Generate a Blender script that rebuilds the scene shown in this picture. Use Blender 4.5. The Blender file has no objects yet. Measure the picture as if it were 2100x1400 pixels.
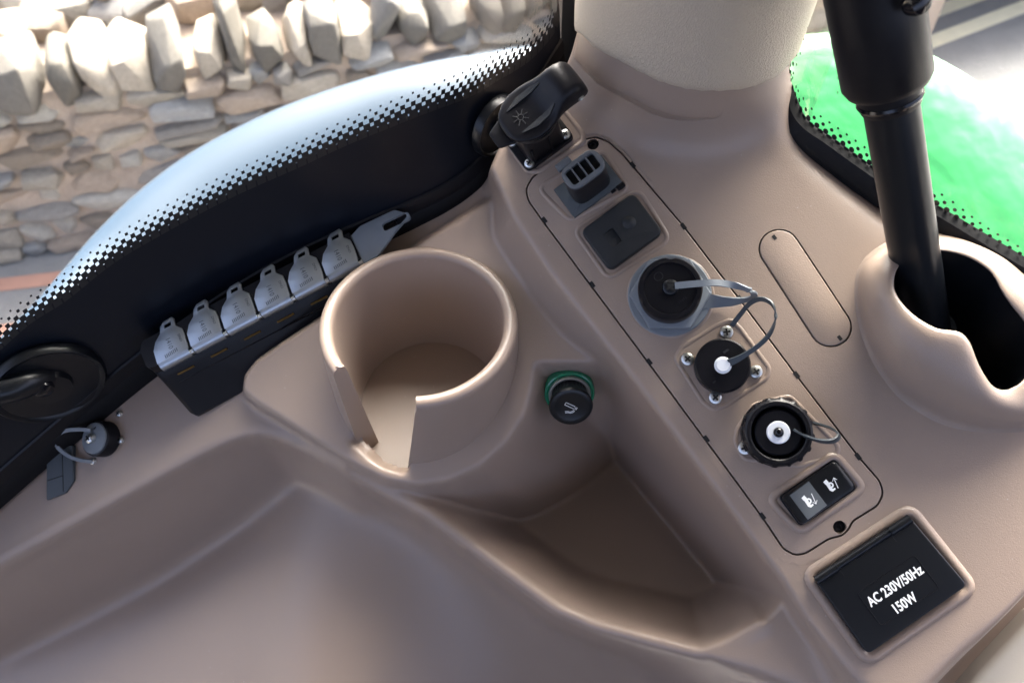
import bpy, bmesh, math, random
import numpy as np
from mathutils import Vector, Matrix
random.seed(7); np.random.seed(7)
R = math.radians
scene = bpy.context.scene
col = scene.collection
# ------------------------------------------------------------------ camera
CZ = 2.65                      # eye height above the road
PITCH = R(55); F = 1700.0      # focal length in pixels of the 2100 px wide photograph
cam_d = bpy.data.cameras.new('camera'); cam = bpy.data.objects.new('camera', cam_d); col.objects.link(cam)
cam.location = (0, 0, CZ); cam.rotation_euler = (R(90) - PITCH, 0, 0)
cam_d.sensor_width = 36; cam_d.lens = 36 * F / 2100
cam_d.clip_start = 0.02; cam_d.clip_end = 200
cam_d.dof.use_dof = True; cam_d.dof.focus_distance = 0.47; cam_d.dof.aperture_fstop = 11
scene.camera = cam
# ------------------------------------------------------------------ light
SUN_EL, SUN_AZ = R(40), R(18)       # azimuth from +Y towards +X
w = bpy.data.worlds.new('World'); scene.world = w; w.use_nodes = True
nt = w.node_tree; bg = nt.nodes['Background']
sky = nt.nodes.new('ShaderNodeTexSky'); sky.sky_type = 'NISHITA'; sky.sun_disc = False
sky.sun_elevation = SUN_EL; sky.sun_rotation = SUN_AZ; sky.air_density = 0.3; sky.dust_density = 8.0; sky.ozone_density = 0.3
nt.links.new(sky.outputs[0], bg.inputs[0]); bg.inputs[1].default_value = 0.15
sd = bpy.data.lights.new('sun', 'SUN'); sd.energy = 1.6; sd.angle = R(48); sd.color = (1, .985, .965)
so = bpy.data.objects.new('sun', sd); col.objects.link(so)
sv = Vector((math.sin(SUN_AZ) * math.cos(SUN_EL), math.cos(SUN_AZ) * math.cos(SUN_EL), math.sin(SUN_EL)))
so.rotation_euler = sv.to_track_quat('Z', 'Y').to_euler(); so.location = sv * 10
vs = scene.view_settings
vs.view_transform = 'Standard'; vs.look = 'None'; vs.exposure = 3.3; vs.gamma = 1
# ------------------------------------------------------------------ geometry of view and of the console plane
C0 = np.array([0, 0, CZ]); cp, sp = math.cos(PITCH), math.sin(PITCH)
FW = np.array([0, cp, -sp]); UP = np.array([0, sp, cp]); RT = np.array([1.0, 0, 0])
def ray(u, v): return FW + (u - 1050) / F * RT + (700 - v) / F * UP
def at_Z(u, v, Z): return C0 + Z * ray(u, v)
def at_z(u, v, z):             # on the level plane z (world)
    d = ray(u, v); return C0 + d * ((z - CZ) / d[2])
A0, B0, PC = 0.176, -0.106, 0.48
NN = FW + A0 * RT + B0 * UP; NL = np.linalg.norm(NN); PN = -NN / NL     # console plane normal, towards the driver
def at_p(u, v, h=0.0):         # on the console plane, h metres above it
    d = ray(u, v); return C0 + d * ((PC - h * NL) / np.dot(NN, d))
PO = at_p(1350, 880)
E1 = RT - np.dot(RT, PN) * PN; E1 /= np.linalg.norm(E1); E2 = np.cross(PN, E1)
def loc(P): q = np.asarray(P) - PO; return np.array([q @ E1, q @ E2, q @ PN])
def glob(x, y, h): return PO + x * E1 + y * E2 + h * PN
def proj(P):
    q = np.asarray(P) - C0; Z = q @ FW
    return 1050 + F * (q @ RT) / Z, 700 - F * (q @ UP) / Z, Z
def xy(pts, h=0.0): return [tuple(loc(at_p(p[0], p[1], (p[2] if len(p) > 2 else h)))[:2]) for p in pts]
SY = at_p(1115, 450) - at_p(1565, 1060); SY /= np.linalg.norm(SY); SX = np.cross(SY, PN)
def frame(origin, X, Y, Zv):
    m = Matrix.Identity(4)
    for i in range(3):
        m[i][0], m[i][1], m[i][2], m[i][3] = X[i], Y[i], Zv[i], origin[i]
    return m
def basis(Zv, Xh):
    Zv = np.asarray(Zv, float); Zv = Zv / np.linalg.norm(Zv); X = np.asarray(Xh, float); X = X - (X @ Zv) * Zv; X /= np.linalg.norm(X)
    return X, np.cross(Zv, X), Zv
# ------------------------------------------------------------------ materials
MATS = {}
def mat(name, color, rough=.5, metal=0, spec=.5, bump=0, bscale=400, bdetail=2, var=0, vscale=30, coat=0, kind='noise', emis=None):
    m = bpy.data.materials.new(name); m.use_nodes = True; n = m.node_tree.nodes; l = m.node_tree.links
    b = n['Principled BSDF']; b.inputs['Base Color'].default_value = (*color, 1); b.inputs['Roughness'].default_value = rough
    b.inputs['Metallic'].default_value = metal; b.inputs['Specular IOR Level'].default_value = spec
    if coat: b.inputs['Coat Weight'].default_value = coat; b.inputs['Coat Roughness'].default_value = .06
    tc_ = n.new('ShaderNodeTexCoord'); mp_ = n.new('ShaderNodeMapping'); mp_.vector_type = 'TEXTURE'
    mp_.inputs['Location'].default_value = (.05, .2, 2.2) if name in ('taupe', 'leather') else (0, 0, 0); mp_.inputs['Rotation'].default_value = (.6, .45, .3)
    l.new(tc_.outputs['Object'], mp_.inputs[0])
    class TC: outputs = {'Object': mp_.outputs[0]}
    tc = TC
    if var:
        t = n.new('ShaderNodeTexNoise'); t.inputs['Scale'].default_value = vscale; t.inputs['Detail'].default_value = 5
        l.new(tc.outputs['Object'], t.inputs['Vector'])
        mx = n.new('ShaderNodeMix'); mx.data_type = 'RGBA'
        mx.inputs[6].default_value = (*[c * (1 - var) for c in color], 1); mx.inputs[7].default_value = (*[min(1, c * (1 + var)) for c in color], 1)
        l.new(t.outputs['Fac'], mx.inputs[0]); l.new(mx.outputs[2], b.inputs['Base Color'])
        rr = n.new('ShaderNodeMapRange'); rr.inputs[3].default_value = rough - .06; rr.inputs[4].default_value = rough + .08
        l.new(t.outputs['Fac'], rr.inputs[0])
        if name != 'taupe': l.new(rr.outputs[0], b.inputs['Roughness'])
    if bump:
        if kind == 'leather':
            t2 = n.new('ShaderNodeTexVoronoi'); t2.feature = 'DISTANCE_TO_EDGE'; out = t2.outputs['Distance']
            t2.inputs['Randomness'].default_value = 1
            wn = n.new('ShaderNodeTexNoise'); wn.inputs['Scale'].default_value = bscale * .7; l.new(tc.outputs['Object'], wn.inputs['Vector'])
            va = n.new('ShaderNodeVectorMath'); va.operation = 'MULTIPLY_ADD'; va.inputs[1].default_value = (.004,) * 3
            l.new(wn.outputs['Color'], va.inputs[0]); l.new(tc.outputs['Object'], va.inputs[2]); l.new(va.outputs[0], t2.inputs['Vector'])
            mr = n.new('ShaderNodeMapRange'); mr.inputs[2].default_value = .25; l.new(out, mr.inputs[0]); out = mr.outputs[0]
        else:
            t2 = n.new('ShaderNodeTexNoise'); t2.inputs['Detail'].default_value = bdetail; t2.inputs['Distortion'].default_value = 1.2; out = t2.outputs['Fac']
            l.new(tc.outputs['Object'], t2.inputs['Vector'])
        t2.inputs['Scale'].default_value = bscale
        bp = n.new('ShaderNodeBump'); bp.inputs['Strength'].default_value = bump; bp.inputs['Distance'].default_value = .0005 if bscale > 100 else .01
        l.new(out, bp.inputs['Height']); l.new(bp.outputs[0], b.inputs['Normal'])
    MATS[name] = m; return m
mat('taupe', (.29, .222, .178), .29, bump=.30, bscale=1400, var=.05, vscale=8)
mat('taupe_dark', (.16, .12, .10), .5, bump=.2, bscale=1500)
mat('cream', (.42, .385, .32), .6, bump=.2, bscale=900)
mat('leather', (.50, .43, .335), .46, bump=.6, bscale=640, kind='leather')
mat('black', (.005, .005, .007), .36, spec=.25, bump=.1, bscale=1800, var=.15, vscale=60)
mat('black_satin', (.005, .006, .008), .3, spec=.35)
mat('black_rough', (.014, .016, .018), .5, spec=.4, bump=.5, bscale=1600, var=.15, vscale=80)
mat('black_gloss', (.004, .004, .006), .16, spec=.4)
mat('grey_rubber', (.15, .17, .19), .5, bump=.15, bscale=1500)
mat('grey_dark', (.04, .05, .058), .5, bump=.2, bscale=1500)
mat('connector_grey', (.05, .06, .066), .5, bump=.2, bscale=1500)
mat('mouth_grey', (.085, .095, .105), .5, bump=.2, bscale=1500)
mat('switch_lit', (.075, .085, .095), .4)
mat('zinc', (.62, .63, .60), .32, metal=1, bump=.15, bscale=900)
mat('steel', (.42, .46, .50), .38, metal=1, bump=.12, bscale=700, var=.08, vscale=90)
mat('white_plastic', (.74, .76, .78), .45)
mat('white_print', (.80, .82, .82), .5)
mat('hole', (.004, .004, .004), .8)
mat('green_ring', (.012, .22, .11), .25, coat=.5)
mat('brass_reflection', (.20, .12, .04), .45, metal=1)
mat('bare_lighter', (.42, .43, .41), .4, metal=.6)
mat('rubber', (.005, .005, .006), .6, spec=.2, bump=.2, bscale=900)
mat('frit', (.005, .007, .012), .3, spec=.25)
mat('frit_dot', (.008, .009, .011), .4)
mat('fender_paint', (.022, .042, .068), .40, spec=.3)
mat('mortar', (.40, .315, .245), .95, bump=1, bscale=45, var=.35, vscale=9, bdetail=8)
mat('asphalt', (.27, .26, .245), .95, spec=.1, bump=.8, bscale=60, var=.12, vscale=14, bdetail=8)
mat('dirt', (.24, .20, .15), .95, bump=1, bscale=20, var=.4, vscale=3, bdetail=8)
mat('road_paint', (.82, .74, .52), .7, var=.12, vscale=20)
mat('terracotta', (.50, .27, .19), .85, var=.2, vscale=12)
mat('added_roof', (.10, .10, .10), .8)
mat('cab_dark', (.03, .03, .032), .8)
def dust(name, amount=.35):
    m = MATS[name]; n = m.node_tree.nodes; l = m.node_tree.links; b = n['Principled BSDF']; src = b.inputs['Base Color'].links[0].from_socket
    tc = n['Mapping']; v = n.new('ShaderNodeTexVoronoi'); v.inputs['Scale'].default_value = 170; l.new(tc.outputs[0], v.inputs['Vector'])
    lt = n.new('ShaderNodeMath'); lt.operation = 'LESS_THAN'; lt.inputs[1].default_value = .055; l.new(v.outputs['Distance'], lt.inputs[0])
    sc = n.new('ShaderNodeSeparateColor'); l.new(v.outputs['Color'], sc.inputs[0])
    gt = n.new('ShaderNodeMath'); gt.operation = 'GREATER_THAN'; gt.inputs[1].default_value = .86; l.new(sc.outputs[0], gt.inputs[0])
    mu = n.new('ShaderNodeMath'); mu.operation = 'MULTIPLY'; l.new(lt.outputs[0], mu.inputs[0]); l.new(gt.outputs[0], mu.inputs[1])
    m2 = n.new('ShaderNodeMath'); m2.operation = 'MULTIPLY'; m2.inputs[1].default_value = amount; l.new(mu.outputs[0], m2.inputs[0])
    mx = n.new('ShaderNodeMix'); mx.data_type = 'RGBA'; l.new(m2.outputs[0], mx.inputs[0]); l.new(src, mx.inputs[6]); mx.inputs[7].default_value = (.62, .58, .52, 1); l.new(mx.outputs[2], b.inputs['Base Color'])
dust('taupe')
# bonnet paint
def bonnet_mat():
    m = mat('bonnet', (.03, .24, .07), .3, spec=.25, coat=.20, bump=.0); m.node_tree.nodes['Principled BSDF'].inputs['Coat IOR'].default_value = 1.5
    n = m.node_tree.nodes; l = m.node_tree.links; b = n['Principled BSDF']
    tc = n.new('ShaderNodeTexCoord'); t = n.new('ShaderNodeTexNoise'); t.inputs['Scale'].default_value = 5.5; t.inputs['Detail'].default_value = 3.5
    mp = n.new('ShaderNodeMapping'); mp.inputs['Scale'].default_value = (1, 1, 2.5); l.new(tc.outputs['Object'], mp.inputs[0]); l.new(mp.outputs[0], t.inputs['Vector'])
    bp = n.new('ShaderNodeBump'); bp.inputs['Strength'].default_value = .4; bp.inputs['Distance'].default_value = .03
    l.new(t.outputs['Fac'], bp.inputs['Height']); l.new(bp.outputs[0], b.inputs['Normal']); l.new(bp.outputs[0], b.inputs['Coat Normal'])
bonnet_mat()
def glass_mat():
    m = bpy.data.materials.new('glass'); m.use_nodes = True; n = m.node_tree.nodes; l = m.node_tree.links
    n.remove(n['Principled BSDF']); o = n['Material Output']
    tr = n.new('ShaderNodeBsdfTransparent'); tr.inputs[0].default_value = (.95, .975, .965, 1)
    gl = n.new('ShaderNodeBsdfGlossy'); gl.inputs['Roughness'].default_value = .01
    fr = n.new('ShaderNodeFresnel'); fr.inputs[0].default_value = 1.45
    ml = n.new('ShaderNodeMath'); ml.operation = 'MULTIPLY'; ml.inputs[1].default_value = .35
    mx = n.new('ShaderNodeMixShader'); l.new(fr.outputs[0], ml.inputs[0]); l.new(ml.outputs[0], mx.inputs[0])
    l.new(tr.outputs[0], mx.inputs[1]); l.new(gl.outputs[0], mx.inputs[2]); l.new(mx.outputs[0], o.inputs[0]); MATS['glass'] = m
glass_mat()
STONES = []
for i, c in enumerate([(.50, .43, .34), (.44, .385, .31), (.36, .325, .285), (.55, .50, .42), (.31, .25, .19), (.46, .36, .275), (.41, .395, .37)]):
    STONES.append(mat('stone_%d' % i, c, .9, bump=1, bscale=38, bdetail=9, var=.34, vscale=11).name)
CAPSTONES = []
for i, c in enumerate([(.19, .172, .146), (.165, .147, .12), (.215, .20, .18)]):
    CAPSTONES.append(mat('capstone_%d' % i, c, .9, bump=1, bscale=38, bdetail=9, var=.3, vscale=11).name)
# ------------------------------------------------------------------ mesh helpers
class MB:
    def __init__(s): s.v = []; s.f = []
    def add(s, V, Fc):
        o = len(s.v); s.v += [tuple(p) for p in V]; s.f += [tuple(i + o for i in f) for f in Fc]; return s
    def box(s, c, d, ch=0):
        x, y, z = [k / 2 for k in d]; ch = min(ch, x * .9, y * .9, z * .9)
        if not ch:
            V = [(c[0] + a * x, c[1] + b * y, c[2] + e * z) for a in (-1, 1) for b in (-1, 1) for e in (-1, 1)]
            return s.add(V, [(0, 1, 3, 2), (4, 6, 7, 5), (0, 4, 5, 1), (2, 3, 7, 6), (0, 2, 6, 4), (1, 5, 7, 3)])
        o = [(-x, -y), (x, -y), (x, y), (-x, y)]
        return s.prism([(p[0] + c[0], p[1] + c[1]) for p in rpoly(o, ch, 3)], c[2] - z, c[2] + z, ch, 2)
    def lathe(s, prof, seg=48, c=(0, 0), rfun=None):
        V = []; n = len(prof); Fc = []
        for k in range(seg):
            a = 2 * math.pi * k / seg
            for j, (r, z) in enumerate(prof):
                rr = r + (rfun(a, j) if rfun else 0); V.append((c[0] + rr * math.cos(a), c[1] + rr * math.sin(a), z))
        for k in range(seg):
            k2 = (k + 1) % seg
            for j in range(n - 1): Fc.append((k * n + j, k2 * n + j, k2 * n + j + 1, k * n + j + 1))
        if prof[-1][0] > 1e-6: Fc.append(tuple(k * n + n - 1 for k in range(seg)))
        if prof[0][0] > 1e-6: Fc.append(tuple(k * n for k in reversed(range(seg))))
        return s.add(V, Fc)
    def prism(s, out, z0, z1, bev=0, seg=3, holes=()):
        """outline (ccw) extruded z0..z1 with a rounded top edge"""
        rings = [(out, z0)]
        if bev:
            for k in range(seg + 1):
                a = math.pi / 2 * k / seg
                rings.append((inset(out, bev * (1 - math.cos(a))), z1 - bev + bev * math.sin(a)))
        else: rings.append((out, z1))
        n = len(out); V = []; Fc = []
        for r, z in rings: V += [(p[0], p[1], z) for p in r]
        for j in range(len(rings) - 1):
            for i in range(n):
                i2 = (i + 1) % n; Fc.append((j * n + i, j * n + i2, (j + 1) * n + i2, (j + 1) * n + i))
        top = [V[(len(rings) - 1) * n + i] for i in range(n)]
        o = (len(rings) - 1) * n
        if not holes:
            Fc.append(tuple(range(o, o + n))); s.add(V, Fc); return s
        s.add(V, Fc)
        bm = bmesh.new(); loops = [[p[:2] for p in top]] + [list(h) for h in holes]; ed = []
        for lp in loops:
            vv = [bm.verts.new((p[0], p[1], z1)) for p in lp]
            ed += [bm.edges.new((vv[i], vv[(i + 1) % len(vv)])) for i in range(len(vv))]
        bmesh.ops.triangle_fill(bm, edges=ed, use_beauty=True, normal=(0, 0, 1))
        bm.verts.index_update()
        s.add([v.co[:] for v in bm.verts], [[v.index for v in (f.verts if f.normal.z > 0 else reversed(f.verts))] for f in bm.faces]); bm.free()
        for h in holes:
            h = list(h); m = len(h); V = [(p[0], p[1], z1) for p in h] + [(p[0], p[1], z0) for p in h]
            s.add(V, [(i, (i + 1) % m, m + (i + 1) % m, m + i) for i in range(m)])
        return s
    def tube(s, path, r, seg=10, cap=True):
        P = [np.array(p, float) for p in path]; n = len(P); rs = r if hasattr(r, '__len__') else [r] * n
        t = [P[min(i + 1, n - 1)] - P[max(i - 1, 0)] for i in range(n)]; t = [q / (np.linalg.norm(q) + 1e-12) for q in t]
        u = np.cross(t[0], (0, 0, 1)) if abs(t[0][2]) < .9 else np.cross(t[0], (1, 0, 0)); V = []; Fc = []
        for i in range(n):
            u = u - (u @ t[i]) * t[i]; u /= np.linalg.norm(u); b = np.cross(t[i], u)
            for k in range(seg):
                a = 2 * math.pi * k / seg; V.append(P[i] + rs[i] * (math.cos(a) * u + math.sin(a) * b))
        for i in range(n - 1):
            for k in range(seg):
                k2 = (k + 1) % seg; Fc.append((i * seg + k, i * seg + k2, (i + 1) * seg + k2, (i + 1) * seg + k))
        if cap: Fc.append(tuple(reversed(range(seg)))); Fc.append(tuple(range((n - 1) * seg, n * seg)))
        return s.add(V, Fc)
    def ribbon(s, path, wdirs, width, th):
        """flat strap; wdirs gives the width direction at each point"""
        P = [np.array(p, float) for p in path]; n = len(P); V = []; Fc = []
        ws = width if hasattr(width, '__len__') else [width] * n
        for i in range(n):
            t = P[min(i + 1, n - 1)] - P[max(i - 1, 0)]; t = t / np.linalg.norm(t)
            wd = np.array(wdirs[i] if hasattr(wdirs[0], '__len__') else wdirs, float); wd = wd - (wd @ t) * t; wd /= np.linalg.norm(wd)
            nn = np.cross(t, wd)
            for a, b in ((-1, -1), (1, -1), (1, 1), (-1, 1)): V.append(P[i] + wd * ws[i] / 2 * a + nn * th / 2 * b)
        for i in range(n - 1):
            for k in range(4):
                k2 = (k + 1) % 4; Fc.append((i * 4 + k, i * 4 + k2, (i + 1) * 4 + k2, (i + 1) * 4 + k))
        Fc += [(3, 2, 1, 0), tuple(range((n - 1) * 4, n * 4))]
        return s.add(V, Fc)
    def loft(s, rails, closed=False, flip=False):
        m = len(rails[0]); V = [p for r in rails for p in r]; Fc = []
        for j in range(len(rails) - 1):
            for i in range(m if closed else m - 1):
                i2 = (i + 1) % m; q = (j * m + i, j * m + i2, (j + 1) * m + i2, (j + 1) * m + i)
                Fc.append(q[::-1] if flip else q)
        return s.add(V, Fc)
    def build(s, name, m, parent=None, scale=1.0, ang=35, smooth=True):
        me = bpy.data.meshes.new(name)
        me.from_pydata([(p[0] * scale, p[1] * scale, p[2] * scale) for p in s.v], [], s.f)
        bm = bmesh.new(); bm.from_mesh(me); bmesh.ops.remove_doubles(bm, verts=bm.verts, dist=1e-7); bmesh.ops.recalc_face_normals(bm, faces=bm.faces)
        bm.to_mesh(me); bm.free(); me.update()
        if smooth: me.shade_smooth(); me.set_sharp_from_angle(angle=R(ang))
        me.materials.append(MATS[m]); o = bpy.data.objects.new(name, me); col.objects.link(o)
        if parent is not None: o.parent = parent
        return o
def rpoly(pts, r, n=5):
    out = []; m = len(pts); rs = r if hasattr(r, '__len__') else [r] * m
    for i in range(m):
        p = np.array(pts[i], float); a = np.array(pts[i - 1], float) - p; b = np.array(pts[(i + 1) % m], float) - p
        la, lb = np.linalg.norm(a), np.linalg.norm(b); a /= la; b /= lb; th = math.acos(max(-1, min(1, a @ b)))
        if rs[i] <= 0 or th > 3.1: out.append(tuple(p)); continue
        d = min(rs[i] / math.tan(th / 2), la * .49, lb * .49); p0, p1 = p + a * d, p + b * d
        for k in range(n + 1):
            t = k / n; out.append(tuple((1 - t) ** 2 * p0 + 2 * t * (1 - t) * p + t * t * p1))
    return out
def inset(out, d):
    if d == 0: return list(out)
    P = [np.array(p) for p in out]; n = len(P); o = []
    for i in range(n):
        e1 = P[i] - P[i - 1]; e2 = P[(i + 1) % n] - P[i]
        n1 = np.array([-e1[1], e1[0]]) / (np.linalg.norm(e1) + 1e-12); n2 = np.array([-e2[1], e2[0]]) / (np.linalg.norm(e2) + 1e-12)
        b = n1 + n2; k = b @ b
        b = b * (2 / k) if k > .5 else n1
        o.append(tuple(P[i] + b * d))
    return o
def ccw(p):
    a = sum(p[i - 1][0] * p[i][1] - p[i][0] * p[i - 1][1] for i in range(len(p))); return list(p) if a > 0 else list(reversed(p))
def crom(pts, n=8, closed=False):
    P = [np.array(p, float) for p in pts]; m = len(P); out = []
    for i in range(m if closed else m - 1):
        g = (lambda k: P[k % m]) if closed else (lambda k: P[max(0, min(m - 1, k))])
        p0, p1, p2, p3 = g(i - 1), g(i), g(i + 1), g(i + 2)
        for k in range(n):
            t = k / n; out.append(.5 * (2 * p1 + (p2 - p0) * t + (2 * p0 - 5 * p1 + 4 * p2 - p3) * t * t + (3 * p1 - p0 - 3 * p2 + p3) * t ** 3))
    if not closed: out.append(P[-1])
    return out
def circ(cx, cy, r, n=24): return [(cx + r * math.cos(2 * math.pi * k / n), cy + r * math.sin(2 * math.pi * k / n)) for k in range(n)]
def thing(name, label, cat, M=None, group=None):
    o = bpy.data.objects.new(name, None); col.objects.link(o); o.empty_display_size = .02
    if M is not None: o.matrix_world = M
    o['label'] = label; o['category'] = cat
    if group: o['group'] = group
    return o
def tag(o, label, cat, group=None): o['label'] = label; o['category'] = cat; (group and o.__setitem__('group', group)); return o
def kind(o, k): o['kind'] = k; return o
def dup(o, parent=None):
    c = o.copy(); col.objects.link(c); c.parent = parent
    for ch in o.children: dup(ch, c)
    return c
MM = .001
def pframe(u, v, h=0, rot=0):
    X = SX * math.cos(rot) + SY * math.sin(rot); return frame(at_p(u, v, h), X, np.cross(PN, X), PN)
def lpx(M, u, v, h=0):       # pixel on the console plane -> local mm of a panel frame
    q = M.inverted() @ Vector(at_p(u, v, h)); return (q.x * 1000, q.y * 1000)
def text_mb(s, size, bold=0, xs=1.0, align='CENTER', ext=.1):
    cu = bpy.data.curves.new('t', 'FONT'); cu.body = s; cu.size = size; cu.offset = bold; cu.extrude = ext; cu.align_x = align; cu.align_y = 'CENTER'; cu.resolution_u = 3
    ob = bpy.data.objects.new('t', cu); col.objects.link(ob); dg = bpy.context.evaluated_depsgraph_get()
    me = bpy.data.meshes.new_from_object(ob.evaluated_get(dg)); mb = MB(); mb.add([(v.co.x * xs, v.co.y, v.co.z) for v in me.vertices], [tuple(p.vertices) for p in me.polygons])
    bpy.data.objects.remove(ob); bpy.data.meshes.remove(me); bpy.data.curves.remove(cu); return mb
def screw_mesh(r=3.4, h=2.2):
    if ('screw', r) in MATS: return MATS[('screw', r)]
    return None
SCREW = {}
def screw(parent, x, y, z=0, r=3.5, rot=None, h=2.3, name='screw', m='zinc'):
    """pan head with a cross recess (dark cross sits in the head)"""
    k = (r, m)
    if k not in SCREW:
        a = MB().lathe([(r, 0), (r, h * .35), (r * .9, h * .75), (r * .6, h), (0, h * 1.06)], 20)
        o = a.build(name, m); b = MB().box((0, 0, h * .98), (r * 1.05, r * .28, h * .3)).box((0, 0, h * .99), (r * .28, r * 1.05, h * .3)); q = b.build('cross_recess', 'hole')
        SCREW[k] = (o.data, q.data); bpy.data.objects.remove(o); bpy.data.objects.remove(q)
        for d in SCREW[k]:
            for vv in d.vertices: vv.co *= MM
    d = SCREW[k]; o = bpy.data.objects.new(name, d[0]); col.objects.link(o); o.parent = parent; o.location = (x * MM, y * MM, z * MM)
    o.rotation_euler[2] = random.random() * 3 if rot is None else rot
    q = bpy.data.objects.new('cross_recess', d[1]); col.objects.link(q); q.parent = o; return o

# ================================================================== CONSOLE MOULDING (one height field over the console plane)
G = .0011
gx = np.arange(-.56, .30, G); gy = np.arange(-.26, .30, G); X, Y = np.meshgrid(gx, gy)
def sdist(poly):
    """distance outside the polygon (0 inside) and distance inside (0 outside)"""
    P = np.array(poly); n = len(P); d2 = np.full(X.shape, 1e9); ins = np.zeros(X.shape, bool)
    for i in range(n):
        a, b = P[i], P[(i + 1) % n]; e = b - a
        t = np.clip(((X - a[0]) * e[0] + (Y - a[1]) * e[1]) / (e @ e + 1e-15), 0, 1)
        d2 = np.minimum(d2, (X - a[0] - t * e[0]) ** 2 + (Y - a[1] - t * e[1]) ** 2)
        if a[1] != b[1]: ins ^= ((a[1] > Y) != (b[1] > Y)) & (X < (b[0] - a[0]) * (Y - a[1]) / (b[1] - a[1]) + a[0])
    d = np.sqrt(d2); return np.where(ins, 0, d), np.where(ins, d, 0)
def pline(pts):
    """distance to a polyline and its interpolated height; pts are (u, v, h)"""
    P = np.array([loc(at_p(*p)) for p in pts]); best = np.full(X.shape, 1e9); hh = np.zeros(X.shape)
    for a, b in zip(P[:-1], P[1:]):
        e = (b - a)[:2]; t = np.clip(((X - a[0]) * e[0] + (Y - a[1]) * e[1]) / (e @ e), 0, 1)
        d = np.hypot(X - a[0] - t * e[0], Y - a[1] - t * e[1]); k = d < best; best = np.where(k, d, best); hh = np.where(k, a[2] + t * (b[2] - a[2]), hh)
    return best, hh
def gauss(H, s):
    s /= G; r = int(3 * s + 1); k = np.exp(-.5 * (np.arange(-r, r + 1) / s) ** 2); k /= k.sum()
    Hp = np.pad(H, ((r, r), (0, 0)), mode='edge'); H = sum(k[i] * Hp[i:i + H.shape[0]] for i in range(2 * r + 1))
    Hp = np.pad(H, ((0, 0), (r, r)), mode='edge'); return sum(k[i] * Hp[:, i:i + H.shape[1]] for i in range(2 * r + 1))
def rbf(pts):
    Q = np.array([loc(at_p(u, v, h)) for u, v, h in pts]); n = len(Q); sc = .1
    ph = lambda d: np.where(d > 0, d * d * np.log(d + 1e-12), 0)
    D = np.hypot(Q[:, None, 0] - Q[None, :, 0], Q[:, None, 1] - Q[None, :, 1]) / sc
    A = np.zeros((n + 3, n + 3)); A[:n, :n] = ph(D) + np.eye(n) * 1e-3; A[:n, n] = 1; A[:n, n + 1:] = Q[:, :2]; A[n:, :n] = A[:n, n:].T
    wv = np.linalg.solve(A, np.r_[Q[:, 2], 0, 0, 0]); H = wv[n] + wv[n + 1] * X + wv[n + 2] * Y
    for i in range(n): H += wv[i] * ph(np.hypot(X - Q[i, 0], Y - Q[i, 1]) / sc)
    return H
def level(z):                   # a level plane seen as height over the console plane
    return (z - (PO[2] + X * E1[2] + Y * E2[2])) / PN[2]
SHELF_H = -.0215
panel_px = [(1003, 345), (1022, 300), (1060, 262), (1130, 190), (1180, 120), (1230, 20), (1640, 20), (1640, 240), (1655, 300), (1740, 385), (1830, 470), (2000, 560), (2300, 720), (2300, 1000),
            (2112, 1215), (1945, 1395), (1850, 1500), (1800, 1480), (1730, 1380), (1650, 1268), (1608, 1200), (1500, 1050), (1345, 842), (1200, 650), (1130, 558), (1050, 440)]
panel_xy = xy(panel_px)
d_pan, i_pan = sdist(panel_xy)
# the wall of the panel: steep towards the shelf, sloped into the tray
kk = np.where(Y > loc(at_p(1015, 400))[1], 4.0, np.where(loc(at_p(1240, 735))[1] < Y, 1.25, 3.4)); kk = gauss(kk, .01)
H_pan = -kk * d_pan
shelf_xy = xy([(496, 800), (500, 770), (522, 742), (575, 705), (690, 632), (800, 545), (880, 487), (960, 437), (1010, 405), (1060, 430), (1260, 700), (1290, 745), (1226, 745), (1096, 745),
               (1090, 800), (1075, 850), (1040, 905), (985, 955), (920, 985), (850, 996), (790, 985), (735, 958), (690, 930), (600, 873), (520, 822)], SHELF_H)
d_sh, i_sh = sdist(shelf_xy)
H_sh = SHELF_H - np.where(d_sh > 0, 2.2 * d_sh, 0)
FLOOR_Z = CZ - .545
H_floor = level(FLOOR_Z)
ridge = [(-160, 1235, -.045), (0, 1150, -.042), (250, 1010, -.038), (400, 928, -.036), (455, 900, -.035), (495, 885, -.0345), (530, 880, -.034), (565, 886, -.0335), (610, 906, -.033), (720, 966, -.031), (880, 1052, -.028), (1010, 1150, -.026), (1140, 1246, -.023),
         (1220, 1282, -.020), (1330, 1312, -.017), (1440, 1340, -.015), (1490, 1322, -.014), (1560, 1282, -.012)]
d_ri, h_ri = pline(ridge)
side_poly = xy([(p[0], p[1], p[2]) for p in ridge] + [(1700, 1300, -.02), (2400, 1200, -.02), (2400, 2200, -.02), (-1500, 2200, -.02), (-1500, 1400, -.02)])
d_bowl_out, d_bowl_in = sdist(side_poly); INB = d_bowl_in > 0
H_ri = h_ri - np.where(INB, 3.0, 16.0) * np.maximum(0, d_ri - .0045)
plat_xy = xy([(1425, 1335), (1478, 1316), (1562, 1268), (1606, 1222), (1700, 1340), (1800, 1470), (1760, 1500), (1640, 1425), (1500, 1372)], -.014)
d_pl, _ = sdist(plat_xy); H_pl = -.014 - np.where(INB, 2.2, 16.0) * d_pl
# ledge below the window
ledge_px = [(-300, 1320), (-160, 1235), (0, 1150), (250, 1010), (470, 892), (520, 868), (575, 880), (720, 962), (800, 900), (1000, 700), (1030, 300), (700, 300), (-300, 900)]
d_le, _ = sdist(xy(ledge_px, -.037))
lw = rbf([(-200, 1230, -.048), (0, 1050, -.046), (250, 880, -.042), (480, 800, -.038), (700, 700, -.038), (900, 460, -.038), (1000, 380, -.038), (0, 1150, -.042), (250, 1010, -.038), (470, 892, -.0345)])
H_le = lw - 1.7 * d_le
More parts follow.
